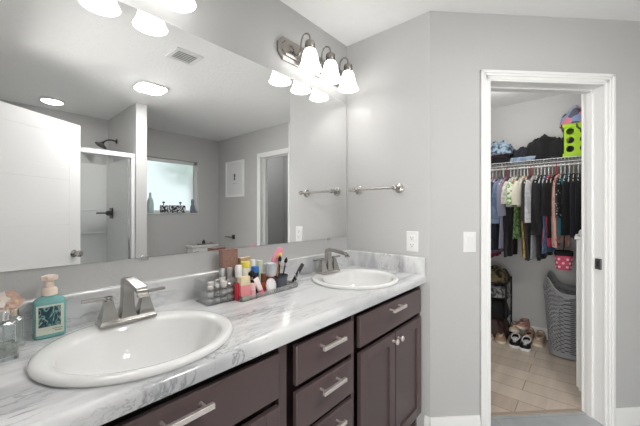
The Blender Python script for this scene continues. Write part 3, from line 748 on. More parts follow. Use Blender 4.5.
def glass_bottle(name, label, loc, hx, hy, h, rotz, group=None):
    o = thing(name, label, 'perfume', loc, rotz, group)
    w = .004
    G().rings([rrect(hx, hy, .35, 0), rrect(hx, hy, .35, h), rrect(hx * .5, hy * .5, .6, h + .006), rrect(.009, .009, 1, h + .007), rrect(.009, .009, 1, h + .012), rrect(.006, .006, 1, h + .012), rrect(.006, .006, 1, h + .002), rrect(hx - w, hy - w, .4, h - w), rrect(hx - w, hy - w, .4, .010), rrect(.3 * hx, .3 * hy, .6, .009)]).build('glass', M_glass, o, smooth=30)
    return o
o = glass_bottle('perfume_bottle', 'clear square perfume bottle with chrome cap at the counter end', (.066, 1.085, CT + .0005), .026, .020, .090, R(10), 'perfume bottles')
G().rings([rrect(.0235, .0175, .4, .0105), rrect(.0235, .0175, .4, .040)]).build('perfume', mat('pale_perfume', (.80, .80, .74, 1), .05, trans=.9, ior=1.33), o)
G().lathe([(.014, .099), (.014, .118), (.012, .121), (.001, .121)], 20).build('cap', M_chrome, o)
o = glass_bottle('perfume_bottle', 'clear glass perfume bottle with a fabric flower stopper', (.092, 1.175, CT + .0005), .022, .016, .075, R(-8), 'perfume bottles')
G().lathe([(.010, .083), (.010, .10), (.004, .102)], 16).build('cap', mat('pale_gold', (.75, .66, .5, 1), .3, 1.0), o)
def flower(parent, c, r, m, name='flower', tilt=0):
    g = G()
    for k in range(6):
        a = 2 * PI * k / 6; mt = T(*c) @ RX(R(62)) @ RZ(a) @ RX(0)
        prev = []
        pts = []
        for i in range(5):
            u = i / 4; w = r * .42 * math.sin(PI * min(1, .16 + u * .84)) + .0006; z = r * .35 * u * u
            pts.append([mt @ Vector((u * r, -w, z)), mt @ Vector((u * r, 0, z - .0018)), mt @ Vector((u * r, w, z)), mt @ Vector((u * r, 0, z + .0005))])
        g.rings(pts)
    fl = g.build(name, m, parent)
    G().lathe([(.004, -.002), (.006, .001), (.004, .005), (.001, .006)], 10, mtx=T(*c) @ RX(R(62))).build('flower_center', mat('flower_heart', srgb(214, 190, 150), .8), fl)
M_fw = mat('white_petals', srgb(238, 230, 222), .8); M_fp = mat('blush_petals', srgb(206, 176, 164), .8)
flower(o, (-.030, -.012, .130), .025, M_fw); flower(o, (.004, -.012, .122), .020, M_fp); flower(o, (-.008, .004, .136), .018, M_fp); flower(o, (-.034, -.014, .108), .019, M_fw); flower(o, (-.010, -.018, .108), .018, M_fp)

# ---------------------------------------------------------------- counter: organizer and cosmetics
TRZ = CT + .0005
o = thing('acrylic_organizer', 'clear acrylic box organizer with small drawers of cosmetics', 'organizer', (.684, 1.158, TRZ), R(-3))
hx, hy, h, w = .066, .058, .090, .0025
g = G(); g.box(-hx, hx, -hy, hy, 0, w); g.box(-hx, -hx + w, -hy, hy, w, h); g.box(hx - w, hx, -hy, hy, w, h); g.box(-hx, hx, hy - w, hy, w, h); g.box(-hx, hx, -hy, hy, .056, .0585)
g.build('shell', M_acryl, o)
for z0 in (.004, .030):
    g = G(); g.box(-hx + .004, hx - .004, -hy, -hy + w, z0, z0 + .022); g.box(-hx + .004, hx - .004, -hy, hy - .006, z0, z0 + .0015)
    d = g.build('drawer', M_acryl, o)
    G().box(-.014, .014, -hy - .006, -hy, z0 + .014, z0 + .018).build('knob', M_acryl, d)
o = None
silv = mat('silver_compact', (.72, .72, .72, 1), .25, 1.0); pearl = mat('pearl_compact', srgb(224, 220, 216), .3); greyc = mat('grey_powder', srgb(128, 128, 130), .4); rosec = mat('rose_powder', srgb(196, 150, 140), .5)
k = 0
wh = ['silver', 'pearl', 'grey', 'rose']
for tier, z in ((0, .006), (1, .032), (2, .0595)):
    for i in range(4):
        for j in range(2):
            m = (silv, pearl, greyc, pearl, pearl, rosec)[(i + j * 2 + tier) % 6] if tier < 2 else (pearl, silv)[(i + j) % 2]
            hh = .012 if tier < 2 else .010 + .006 * ((i * 7 + j * 3) % 3)
            cxx, cyy = .684 - .045 + i * .030, 1.158 - .034 + j * .048
            q = tag(G().lathe([(.012, 0), (.0125, .001), (.0125, hh - .001), (.0115, hh), (.0095, hh), (.009, hh - .0015), (.001, hh - .0015)], 18).build('makeup_pot', m, loc=(cxx, cyy, TRZ + z + .0005)),
                    'small round cosmetic pot inside the clear acrylic organizer', 'cosmetic', 'cosmetic pots in the acrylic organizer')
# clear tray beside it
tag(G().box(-.165, .165, -.062, .062, 0, .002).box(-.165, .165, -.062, -.0595, .002, .022).box(-.165, .165, .0595, .062, .002, .022).box(-.165, -.1625, -.062, .062, .002, .022).box(.1625, .165, -.062, .062, .002, .022)
    .build('acrylic_tray', M_acryl, loc=(.898, 1.115, TRZ), rotz=R(2)), 'clear acrylic tray holding the row of cosmetics', 'tray')
TZ = TRZ + .0025
def carton(name, label, cat, loc, hx, hy, h, mats, rotz=0, rot=None, bands=None):
    o = thing(name, label, cat, loc, rotz, rot=rot)
    z = 0
    for i, (m, f0, f1, nm) in enumerate(bands):
        G().box(-hx, hx, -hy, hy, h * f0, h * f1 - .0002).build(nm, m, o, bevel=.0012)
    return o
M_rosebr = ramp_mat('rose_glitter_card', 'noise', 260, [(.3, srgb(118, 84, 76)), (.7, srgb(176, 138, 124))], .45)
o = carton('perfume_carton', 'tall rose-brown glitter carton at the back of the cosmetics', 'box', (.778, 1.212, TRZ), .036, .020, .198, None, R(-8), bands=[(M_rosebr, 0, .97, 'box'), (mat('carton_lid', srgb(150, 112, 100), .5), .971, 1, 'lid')])
pk = mat('pink_card', srgb(240, 150, 155), .4); cr = mat('cream_card', srgb(232, 216, 180), .4); gn = mat('sage_card', srgb(168, 186, 150), .4)
carton('cosmetic_box', 'cosmetic box in cream, pink and green bands in front', 'box', (.762, 1.072, TZ), .021, .013, .096, None, R(-6), bands=[(gn, 0, .17, 'green_band'), (pk, .171, .62, 'pink_band'), (cr, .621, 1, 'cream_band')])
carton('lipstick_box', 'thin red lipstick box beside the banded cosmetic box', 'box', (.736, 1.085, TZ + .021), .005, .010, .070, None, 0, bands=[(mat('red_card', srgb(200, 50, 66), .4), 0, 1, 'box')]).location.z = TZ
def jar(name, label, cat, x, y, r, h, body, lid, lf=.72, rot=None, z=TZ, sx=1, sy=1, n=24, lidr=1.0, rotz=0):
    o = thing(name, label, cat, (x, y, z), rotz, rot=rot)
    hl = h * lf
    G().lathe([(r * .94, 0), (r, .002), (r, hl - .003), (r * .9, hl)], n, sx=sx, sy=sy).build('container', body, o)
    G().lathe([(r * lidr, hl + .0002), (r * lidr, h - .002), (r * lidr * .93, h), (.001, h)], n, sx=sx, sy=sy).build('lid', lid, o)
    return o
P = lambda n, c, r=.35: mat(n, srgb(*c), r)
jar('lotion_bottle', 'small blush pink bottle in front of the cosmetics tray', 'bottle', .803, 1.074, .0155, .058, P('blush_bottle', (236, 176, 178)), P('blush_lid', (244, 206, 204)), .55)
tb = thing('cream_tube', 'pink squeeze tube with a white cap leaning on the cosmetics', 'tube', (.853, 1.070, TZ + .002), rot=(R(-6), R(-20), 0))
G().rings([rrect(.0115, .0110, 1, .0245), rrect(.0125, .0115, 1, .032), rrect(.0125, .009, 1, .055), rrect(.0135, .0035, .8, .074), rrect(.0135, .0015, .6, .080)]).build('tube_body', mat('pearl_tube', srgb(240, 226, 226), .3), tb)
G().lathe([(.0118, 0.0), (.0125, .002), (.0120, .024), (.001, .0242)], 20).build('cap', P('coral_pink', (236, 128, 146)), tb)
# oval white puff compact
o = thing('powder_compact', 'round white powder compact standing on its edge', 'compact', (.904, 1.070, TZ + .0325), rot=(R(78), 0, R(10)))
G().lathe([(.028, -.006), (.0312, -.004), (.032, 0), (.0312, .004), (.028, .006), (.001, .007)], 36).build('case', mat('white_compact', srgb(226, 220, 218), .3), o)
G().lathe([(.024, .0062), (.023, .0078), (.001, .0082)], 36).build('embossed_lid', mat('white_compact_lid', srgb(238, 236, 236), .25), o)
# grey cup
o = thing('makeup_cup', 'dark grey makeup pot with open top beside the white compact', 'cup', (.985, 1.098, TZ))
def cupring(f, z): return rrect(.034 * f, .027 * f, .65, z)
G().rings([cupring(.80, 0), cupring(.84, .004), cupring(.97, .052), cupring(1.0, .064), cupring(.95, .064), cupring(.90, .050), cupring(.74, .006)]).build('body', P('slate_grey', (92, 96, 104), .45), o)
G().rings([cupring(1.02, .054), cupring(1.04, .058), cupring(1.03, .0645), cupring(.985, .0645), cupring(.985, .056)], closed=True).build('rim', P('slate_grey_dark', (58, 60, 66), .4), o)
def brush(name, label, p0, p1, r, mh, mt, tip=.3, tr=2.2, flat=.5):
    """handle from p0 (down) to p1 (tip, up)"""
    p0, p1 = Vector(p0), Vector(p1); L = (p1 - p0).length
    o = thing(name, label, 'brush', p0); o.rotation_mode = 'QUATERNION'; o.rotation_quaternion = (p1 - p0).to_track_quat('Z', 'Y')
    hl = L * (1 - tip)
    G().lathe([(r * .5, 0), (r, .01), (r * .8, hl * .6), (r * .9, hl)], 12).build('handle', mh, o)
    f = G().lathe([(r * .95, hl), (r * 1.15, hl + .012), (r * 1.2, hl + .014)], 12).build('ferrule', M_nickel, o)
    G().lathe([(r * 1.1, hl + .0142), (r * tr, hl + L * tip * .45), (r * tr * .9, hl + L * tip * .75), (.001, L)], 14, sy=flat).build('bristles', mt, o)
    return o
bk = P('black_bristle', (26, 24, 26), .7); bh = P('black_handle', (30, 28, 30), .3); pkh = P('pink_handle', (236, 120, 150), .35); wd = P('tan_wood', (190, 138, 84), .5); yl = P('yellow_bristle', (232, 200, 110), .7)
brush('makeup_brush', 'thin black makeup brush leaning outwards from the grey pot', (.975, 1.100, TZ + .010), (1.010, 1.128, TZ + .150), .0040, bh, bk)
brush('makeup_brush', 'black makeup brush standing straighter in the grey pot', (.990, 1.098, TZ + .010), (1.036, 1.110, TZ + .140), .0042, bh, bk)
brush('makeup_brush', 'wooden makeup brush with yellow bristles in the grey pot', (.962, 1.100, TZ + .012), (1.026, 1.150, TZ + .168), .0045, wd, yl, .3, 3.2)
# hair brush, pink paddle standing behind
o = thing('hair_brush', 'pink hair brush standing up behind the cosmetics', 'brush', (.975, 1.175, TZ), rot=(R(4), R(17), R(-12)))
G().tube([(-.030, 0, .008), (-.022, 0, .06), (-.01, 0, .11)], [.009, .008], 12, sx=.7).build('handle', pkh, o)
G().rings([rrect(.008, .006, 1, .105, dx=-.010), rrect(.020, .009, 1, .125, dx=-.004), rrect(.024, .010, 1, .150, dx=.0), rrect(.022, .010, 1, .175, dx=.004), rrect(.014, .008, 1, .192, dx=.006), rrect(.003, .003, 1, .198, dx=.007)]).build('paddle', P('light_pink_paddle', (244, 158, 180), .4), o)
# flat iron / black wand leaning outside the pot
o = thing('mascara_wand', 'black mascara tube leaning out over the counter', 'mascara', (1.078, 1.110, TRZ + .012), rot=(R(0), R(38), R(-5)))
G().lathe([(.008, 0), (.009, .002), (.009, .055), (.008, .056)], 18).build('tube', P('gloss_black', (24, 24, 27), .2), o)
G().lathe([(.0098, .057), (.0098, .105), (.0085, .107), (.001, .107)], 18).build('cap', P('satin_black', (44, 44, 48), .35), o)
# nail scissors crossing
o = thing('eyelash_curler', 'silver eyelash curler leaning against the end of the tray', 'curler', (1.078, 1.08, TRZ + .003), rot=(R(-4), R(4), 0))
G().tube([(-.014, 0, 0), (.004, 0, .035), (.012, 0, .066)], .0025, 8, smooth=1).tube([(.016, 0, 0), (-.002, .003, .035), (-.012, .003, .066)], .0025, 8, smooth=1).lathe([(.004, -.003), (.004, .006)], 10, mtx=T(0, 0, .035) @ RX(R(-90))).tube([(-.014 + .008 * math.cos(a), 0, -.0 + .009 + .009 * math.sin(a)) for a in [2 * PI * k / 14 for k in range(14)]], .002, 6, closed=True).build('arms', M_chrome, o)
# pots and bottles in the rows behind
jar('silver_jar', 'clear silver-labelled jar stacked high behind the white compact', 'jar', .950, 1.125, .024, .060, mat('clear_lilac_jar', srgb(206, 208, 212), .15), P('silver_lid', (196, 200, 204), .3), .6, z=TZ + .0615)
jar('cream_jar', 'terracotta cream jar under the silver-labelled jar', 'jar', .950, 1.125, .025, .061, P('terracotta', (170, 96, 78), .4), P('terracotta_lid', (150, 84, 70), .4), .7)
jar('body_butter', 'white tub with a yellow lid behind the banded box', 'jar', .818, 1.140, .021, .142, P('warm_white', (232, 228, 214)), P('yellow_lid', (238, 220, 96)), .82)
carton('tan_box', 'tan cosmetics box behind the yellow-lidded tub', 'box', (.862, 1.215, TRZ), .030, .014, .152, None, R(3), bands=[(P('tan_card', (196, 170, 134), .5), 0, 1, 'box')])
jar('spray_bottle', 'white bottle behind the blue-capped bottle', 'bottle', .872, 1.160, .014, .142, P('white_bottle', (236, 238, 240)), P('white_cap', (244, 244, 244)), .7, lidr=.8)
jar('blue_bottle', 'dark bottle with a bright blue cap in the tray', 'bottle', .856, 1.122, .0165, .118, bh, P('blue_cap', (52, 112, 190)), .78)
jar('green_bottle', 'pale green bottle behind the terracotta jar', 'bottle', .912, 1.162, .014, .134, P('mint', (190, 214, 184)), P('mint_lid', (214, 222, 196)), .7)
jar('serum_bottle', 'clear serum bottle with a white cap beside the organizer', 'bottle', .775, 1.130, .0135, .133, P('clear_white', (226, 222, 216)), P('white_cap', (244, 244, 244)), .62)
jar('serum_bottle', 'pale bottle with a grey cap beside the rose-brown carton', 'bottle', .757, 1.170, .012, .120, P('clear_white', (226, 222, 216)), P('grey_cap', (170, 170, 172)), .62)
jar('face_mist', 'silver-capped white bottle between the organizer and the rose-brown carton', 'bottle', .728, 1.180, .013, .122, P('clear_white', (226, 222, 216)), silv, .7)
jar('foundation_bottle', 'beige bottle with a white cap in front of the rose-brown carton', 'bottle', .795, 1.165, .013, .118, P('beige_liquid', (214, 184, 160)), P('white_cap', (244, 244, 244)), .62)
jar('nail_polish', 'orange-red nail polish bottle between tube and compact', 'bottle', .882, 1.095, .012, .086, P('orange_red', (206, 84, 52)), P('brown_cap', (120, 66, 48)), .55)
brush('makeup_brush', 'fat black powder brush lying between blue-capped and banded containers', (.828, 1.108, TZ + .012), (.826, 1.108, TZ + .108), .0065, bh, bk, .45, 2.4, .9)
o = thing('palette_stand', 'clear upright divider beside the organizer', 'divider', (.742, 1.205, TRZ))
G().box(-.02, .02, -.0015, .0015, 0, .13).box(-.02, .02, -.02, .02, 0, .002).build('divider', M_acryl, o)

# ---------------------------------------------------------------- unseen closet fixture and point light, added to brighten the closet
o = thing('closet_fill_light', 'round ceiling fixture added out of view to brighten the closet', 'light', (3.0, .55, CH))
G().lathe([(.12, -.0005), (.125, -.012), (.11, -.020)], 32).build('rim', M_wplastic, o)
G().lathe([(.108, -.020), (.09, -.040), (.05, -.052), (.001, -.056)], 32).build('diffuser', M_wplastic, o, smooth=60)
l = bpy.data.lights.new('closet_fill_lamp', 'POINT'); l.energy = CLOSET_FILL_W; l.shadow_soft_size = .09; l.color = (1, .98, .95)
q = bpy.data.objects.new('closet_fill_lamp', l); q.location = (0, 0, -.16); q.parent = o; C.objects.link(q)
o = thing('side_room_fill_light', 'round ceiling fixture added out of view to brighten the room beyond the side doorway', 'light', (3.35, -1.05, CH))  # unseen fixture and point light, added to lift the dark side room
G().lathe([(.12, -.0005), (.125, -.012), (.11, -.020)], 32).build('rim', M_wplastic, o)
G().lathe([(.108, -.020), (.09, -.040), (.05, -.052), (.001, -.056)], 32).build('diffuser', M_wplastic, o, smooth=60)
l = bpy.data.lights.new('side_room_fill_lamp', 'POINT'); l.energy = SIDE_FILL_W; l.shadow_soft_size = .09
q = bpy.data.objects.new('side_room_fill_lamp', l); q.location = (0, 0, -.16); q.parent = o; C.objects.link(q)
# ---------------------------------------------------------------- closet: wire shelf and rod
SHZ = 1.775; SX = 3.545
o = thing('wire_shelf', 'white ventilated wire shelf with hanging rod along the closet wall', 'shelf', (XB, .5, SHZ))
y0, y1 = YC2 + .055 - .5, YM - .003 - .5
g = G()
for x, z in ((-.012, 0), (-.11, -.004), (-.21, -.004), (SX - XB, 0), (SX - XB, -.035)): g.cyl((x, y0, z), (x, y1, z), .0032, n=8)
n = 58
for k in range(n + 1):
    y = y0 + .01 + (y1 - y0 - .02) * k / n
    g.tube([(-.006, y, .0035), (SX - XB, y, .0035), (SX - XB - .002, y, -.035)], .0016, 5)
g.build('wire_deck', M_wire, o)
G().cyl((SX - XB + .02, y0, -.062), (SX - XB + .02, y1, -.062), .0085, n=12).build('hanging_rod', M_wire, o)
for y in (y0 + .25, .15, y1 - .12):
    G().tube([(SX - XB + .004, y, -.035), (SX - XB + .004, y, -.055), (SX - XB + .02, y, -.074), (SX - XB + .034, y, -.062)], .003, 6, smooth=1).cyl((SX - XB + .01, y, -.01), (-.001, y, -.30), .004, n=8).build('bracket', M_wire, o)
RX_, RZ_ = SX + .02, SHZ - .062   # rod axis

P_ = lambda n, c, r=.4: mat(n, srgb(*c), r)
# hangers and garments
def make_hanger(m):
    g = G()
    hk = [(0, 0, .012)] if False else []
    pts = [(0 + .014 * math.cos(a), 0, .0 + .014 * math.sin(a)) for a in [R(d) for d in (-30, 10, 50, 90, 130, 170, 200)]]
    pts = [(p[0], 0, p[2]) for p in reversed(pts)]
    g.tube(pts + [(.010, 0, -.018), (0, 0, -.030), (0, 0, -.085)], .0034, 8)
    g.tube([(0, 0, -.080), (-.19, 0, -.155), (-.20, 0, -.165), (-.19, 0, -.170), (.19, 0, -.170), (.20, 0, -.165), (.19, 0, -.155)], .0040, 8, smooth=1, closed=True)
    return g.build('coat_hanger', m)
hproto = make_hanger(mat('white_hanger_plastic', (.80, .80, .80, 1), .35))
hprotos = [hproto, make_hanger(P_('tan_hanger', (196, 180, 156))), make_hanger(P_('red_hanger', (190, 40, 60)))]; used_h = [False] * 3
def garment(y, L, w, m, label, sleeve=.25, th=.014, seed=0, name='hanging_shirt', cat='clothing', flare=1.0, slm=None, hem=0.0, rot=None):
    rnd = random.Random(seed); g = G(); n = 40; ph = rnd.random() * 6; ph2 = rnd.random() * 6
    rows = [(-.086, .045), (-.098, .075), (-.123, .13), (-.148, w * .82), (-.164, w * .96), (-.20, w)] + [(-.20 - (L - .20) * k / 12, w * (1 + (flare - 1) * k / 12)) for k in range(1, 13)]
    rs = []
    for i, (z, hw) in enumerate(rows):
        f = max(0, i - 5) / 12; r = []
        for k in range(n):
            a = 2 * PI * k / n; c, s = math.cos(a), math.sin(a)
            x = hw * math.copysign(abs(c) ** .8, c)
            t = th * (1 if i > 1 else .6)
            yy = t * math.copysign(abs(s) ** .6, s) + (.003 + .010 * f) * math.sin(x * 34 + ph + z * 4) + .005 * f * math.sin(x * 71 + ph2)
            x += .010 * math.sin(z * 11 + ph2) * f + .02 * f * math.sin(ph)
            r.append(Vector((x, yy, z - hem * f * c * (rnd.random() * .1 + .5))))
        rs.append(r)
    g.rings(rs)
    o = tag(g.build(name, m, loc=(RX_, y, RZ_)), label, cat, 'clothes hanging on the closet rod')
    o.rotation_euler = (0, 0, R(-8 + rnd.uniform(-3, 3)) if rot is None else rot)
    if sleeve:
        for s in (-1, 1):
            sl = sleeve * (1 + .1 * rnd.random()); dy = (rnd.random() - .5) * .02
            q = G(); P0 = [(s * w * .84, 0, -.158), (s * (w + .016), dy * .3, -.20), (s * (w + .030), dy, -.155 - sl * .55), (s * (w + .020 + .014 * math.sin(ph)), dy * 1.3, -.155 - sl)]
            q.tube(P0, [.040, .060 if sleeve < .3 else .046], 12, smooth=2, sx=.36)
            q.build('sleeve', slm or m, o, smooth=60)
    return o
def cl(n, c, v=None, sc=26, r=.85):
    if v: return ramp_mat('cloth_' + n, 'noise', sc, [(.42, srgb(*c)), (.58, srgb(*v))], r, dist=.4, bump=.1)
    return mat('cloth_' + n, srgb(*c), r, bump=(45, .25), sheen=.1)
M_floral = ramp_mat('cloth_floral', 'cells', 55, [(0, srgb(236, 236, 224)), (.45, srgb(230, 232, 214)), (.5, srgb(120, 170, 90)), (.75, srgb(220, 130, 150)), (.8, srgb(240, 240, 232)), (1, srgb(200, 215, 190))], .85, const=True)
M_stripe = ramp_mat('cloth_stripe', 'wave', 14, [(.45, srgb(225, 225, 222)), (.55, srgb(130, 140, 158))], .85)
M_lace = ramp_mat('cloth_pink_lace', 'voronoi', 55, [(0, srgb(196, 150, 140)), (.5, srgb(222, 180, 168)), (1, srgb(150, 112, 106))], .85, bump=.4)
M_seq = ramp_mat('cloth_sequin', 'cells', 110, [(0, srgb(34, 36, 38)), (.80, srgb(40, 42, 44)), (.83, srgb(170, 174, 176)), (1, srgb(90, 94, 96))], .3, metal=.4, const=True)
M_green = ramp_mat('cloth_green_floral', 'cells', 60, [(0, srgb(96, 128, 78)), (.5, srgb(124, 158, 102)), (.6, srgb(66, 92, 58)), (1, srgb(176, 196, 156))], .85, const=True)
GA = [ # y, length, half width, material, label, sleeve, kwargs
    (.765, .90, .19, cl('navy', (30, 32, 46)), 'navy top, first on the rod from the doorway edge', .3),
    (.732, .88, .185, cl('crimson', (150, 26, 62)), 'crimson dress near the hidden end of the rod', .0),
    (.700, .84, .185, cl('mauve', (140, 116, 148)), 'mauve shirt beside the crimson dress', .3),
    (.667, .80, .19, cl('dark_slate', (40, 44, 58)), 'dark slate shirt between the mauve and light blue shirts', .5),
    (.635, .52, .195, cl('denim_light', (118, 136, 162), (92, 110, 140)), 'light blue denim shirt with long sleeves', .38),
    (.603, .78, .18, cl('lilac_grey', (146, 144, 164)), 'pale lilac-grey long shirt', .3),
    (.572, .86, .18, cl('black_a', (20, 20, 22)), 'black dress beside the lilac-grey shirt', .0),
    (.543, .38, .17, cl('cream_print', (226, 226, 212), (176, 178, 164)), 'short cream printed shirt', .18),
    (.514, .36, .17, M_floral, 'short white shirt with green and pink flowers', .18),
    (.486, .68, .16, M_green, 'green leafy print dress between white shirts', .0),
    (.459, .38, .17, cl('ivory', (226, 220, 204)), 'short ivory shirt in front of the tan dress', .2),
    (.432, .86, .165, cl('tan', (176, 150, 96), (140, 112, 70)), 'long tan patterned dress', .0),
    (.405, .88, .18, cl('charcoal', (48, 48, 52)), 'charcoal long top beside the tan dress', .34),
    (.378, .52, .19, cl('heather', (196, 196, 198), (168, 168, 172)), 'heather grey shirt with long sleeves', .36),
    (.351, .86, .17, cl('light_grey', (150, 150, 154)), 'long light grey cardigan', .30),
    (.324, .87, .18, cl('black_b', (18, 18, 20)), 'black long top beside the light grey cardigan', .42),
    (.297, .84, .185, cl('soft_black', (34, 33, 36)), 'washed black hoodie on the rod', .45),
    (.268, .80, .18, cl('denim', (74, 96, 128), (100, 122, 152)), 'mid blue denim dress', .0),
    (.240, .74, .15, cl('rose', (196, 70, 96)), 'rose pink dress hanging behind the blush lace top', .0),
    (.210, .66, .18, cl('black_c', (22, 20, 22)), 'black shirt between the rose dress and the lace top', .3),
    (.178, .70, .15, M_lace, 'blush pink lace top with a long front', .56),
    (.148, .42, .195, M_seq, 'black sequinned top with silver specks', .30),
    (.118, .60, .175, cl('teal', (34, 98, 116)), 'teal blue shirt below the sequinned top', .46),
    (.088, .62, .185, cl('black_d', (16, 17, 18)), 'black jacket beside the teal shirt', .44),
    (.056, .66, .18, cl('ink', (24, 26, 34)), 'ink blue coat at the basket end of the rod', .48),
    (.022, .64, .18, cl('black_e', (20, 20, 21)), 'black coat beyond the ink blue coat', .48),
]
for i, (y, L, w, m, lb, sv) in enumerate(GA):
    garment(y, L, w, m, lb, sv, seed=i * 13 + 3, name='hanging_dress' if not sv else 'hanging_shirt', flare=1.0 if sv else 1.06, rot=R(-16) if 'lace' in lb else None)
    hi = 1 if i % 5 == 3 else (2 if i % 7 == 5 and i < 20 else 0)
    h = hprotos[hi].copy() if used_h[hi] else hprotos[hi]
    if used_h[hi]: C.objects.link(h)
    used_h[hi] = True
    h.location = (RX_, y, RZ_)
    tag(h, ('white', 'tan', 'red')[hi] + ' plastic hanger on the closet rod inside a garment', 'hanger', 'hangers on the closet rod')

# polka dot bag
o = thing('polka_dot_bag', 'pink bag with white polka dots hanging below the clothes', 'bag', (3.50, .155, .775))
def bagr(f, z, dx=0): return rrect(.075 * f, .062 * f, .7, z)
g = G().rings([bagr(.82, 0), bagr(.92, .012), bagr(1, .06), bagr(1.05, .13), bagr(.98, .13), bagr(.90, .02)])
nf = len(g.bm.faces)
for row, (z, f) in enumerate(((.028, .95), (.062, 1.0), (.096, 1.03))):
    for k in range(9):
        a = 2 * PI * (k + .5 * (row % 2)) / 9; e = .7
        c_, s_ = math.cos(a), math.sin(a); px, py = .075 * f * math.copysign(abs(c_) ** e, c_), .062 * f * math.copysign(abs(s_) ** e, s_)
        nx, ny = c_ / .075, s_ / .062; m_ = T(px, py, z) @ Vector((nx, ny, -.0)).normalized().to_track_quat('Z', 'Y').to_matrix().to_4x4()
        g.lathe([(.0105, -.002), (.0105, .0012), (.001, .0014)], 12, mtx=m_)
g.bm.faces.ensure_lookup_table()
for q_ in range(nf, len(g.bm.faces)): g.bm.faces[q_].material_index = 1
g.build('pouch', [P('polka_pink', (216, 84, 116), .7), P('polka_white', (246, 222, 224), .7)], o)
G().rings([bagr(1.06, .125), bagr(1.10, .14), bagr(1.05, .165), bagr(.95, .165), bagr(.97, .13)], closed=True).build('trim', M_black, o)
for dx in (-.04, .04): G().tube([(dx, 0, .16), (dx * .6, -.01, .45), (.065, -.015, .935), (.065, -.015, .952)], .003, 6).build('strap', M_black, o)

# folded things on the shelf
def heap(name, label, cat, loc, hx, hy, h, m, seed, amp=.25, fr=9, group=None, nx=40, ny=40, rotz=0):
    g = G(); bm = g.bm; rows = []
    off = Vector((seed * 3.1, seed * 1.7, seed * .9))
    for j in range(ny + 1):
        row = []
        for i in range(nx + 1):
            u, v = i / nx * 2 - 1, j / ny * 2 - 1
            d = (abs(u) ** 3 + abs(v) ** 3) ** (1 / 3.)
            z = h * max(0, 1 - max(0, d) ** 5) ** .5 if d < 1 else 0
            p = Vector((u * hx, v * hy, 0)); nz = noise.fractal(p * fr + off, 1.0, 2.0, 4) * amp + abs(noise.noise(p * fr * 1.3 + off)) * amp
            e = 1 + .12 * noise.noise(Vector((u * 2, v * 2, seed)))
            row.append(bm.verts.new((u * hx * e, v * hy * e, max(.0005, z * (1 + nz)))))
        rows.append(row)
    for j in range(ny):
        for i in range(nx): bm.faces.new((rows[j][i], rows[j][i + 1], rows[j + 1][i + 1], rows[j + 1][i]))
    edge = [rows[0][i] for i in range(nx + 1)] + [rows[j][nx] for j in range(1, ny + 1)] + [rows[ny][i] for i in range(nx - 1, -1, -1)] + [rows[j][0] for j in range(ny - 1, 0, -1)]
    bm.faces.new(list(reversed(edge)))
    return tag(g.build(name, m, loc=loc, rotz=rotz, smooth=60), label, cat, group)
def folded(name, label, loc, hx, hy, layers, m, seed, t=.014, rotz=0):
    g = G(); rnd = random.Random(seed)
    for k in range(layers):
        a = rnd.uniform(-.006, .006); b = rnd.uniform(-.006, .006); z = k * t; n = 8
        # folded edge rounded on the front (-x)
        prof = [(hx, .0006), (-hx + t * .5, .0006), (-hx + t * .12, t * .22), (-hx, t * .5), (-hx + t * .12, t * .78), (-hx + t * .5, t * .97), (hx, t * .97)]
        rs = []
        for q in range(n + 1):
            y = -hy + 2 * hy * q / n
            rs.append([Vector((x + a + .002 * math.sin(q * 1.7 + k), y + b, zz + z + .0012 * math.sin(q * 2.1 + k * 2) * (zz > t * .5))) for x, zz in prof])
        g.rings(rs)
    return tag(g.build(name, m, loc=loc, rotz=rotz), label, 'clothing', 'folded clothes on the wire shelf')
SZ2 = SHZ + .0058
CX = 3.70
folded('folded_clothes', 'dark folded trousers at the doorway-edge end of the shelf', (CX, .70, SZ2), .13, .10, 5, cl('dark_fold', (34, 30, 36)), 3)
folded('folded_clothes', 'dark maroon folded shirt on the dark trousers', (CX, .69, SZ2 + .071), .125, .085, 1, cl('maroon', (96, 34, 46)), 4)
heap('folded_clothes', 'crumpled light blue patterned shirt on top of dark folded clothes', 'clothing', (CX - .01, .69, SZ2 + .086), .13, .13, .105, cl('blue_pat', (150, 172, 190), (52, 62, 84), 30), 5, .5, 12, 'folded clothes on the wire shelf')
folded('folded_clothes', 'pale blue denim folded at the shelf edge', (CX - .055, .47, SZ2), .10, .10, 3, cl('denim_pale', (176, 194, 214), (140, 160, 186)), 8, .012)
heap('folded_clothes', 'large black rumpled heap of clothes on the shelf', 'clothing', (CX + .0, .300, SZ2), .135, .170, .195, cl('black_heap', (14, 14, 16)), 9, .45, 10, 'folded clothes on the wire shelf')
heap('folded_clothes', 'smaller dark navy rumpled heap between black heap and folded stack', 'clothing', (CX + .02, .49, SZ2 + .0375), .12, .11, .090, cl('navy_heap', (26, 28, 40)), 11, .5, 10, 'folded clothes on the wire shelf')
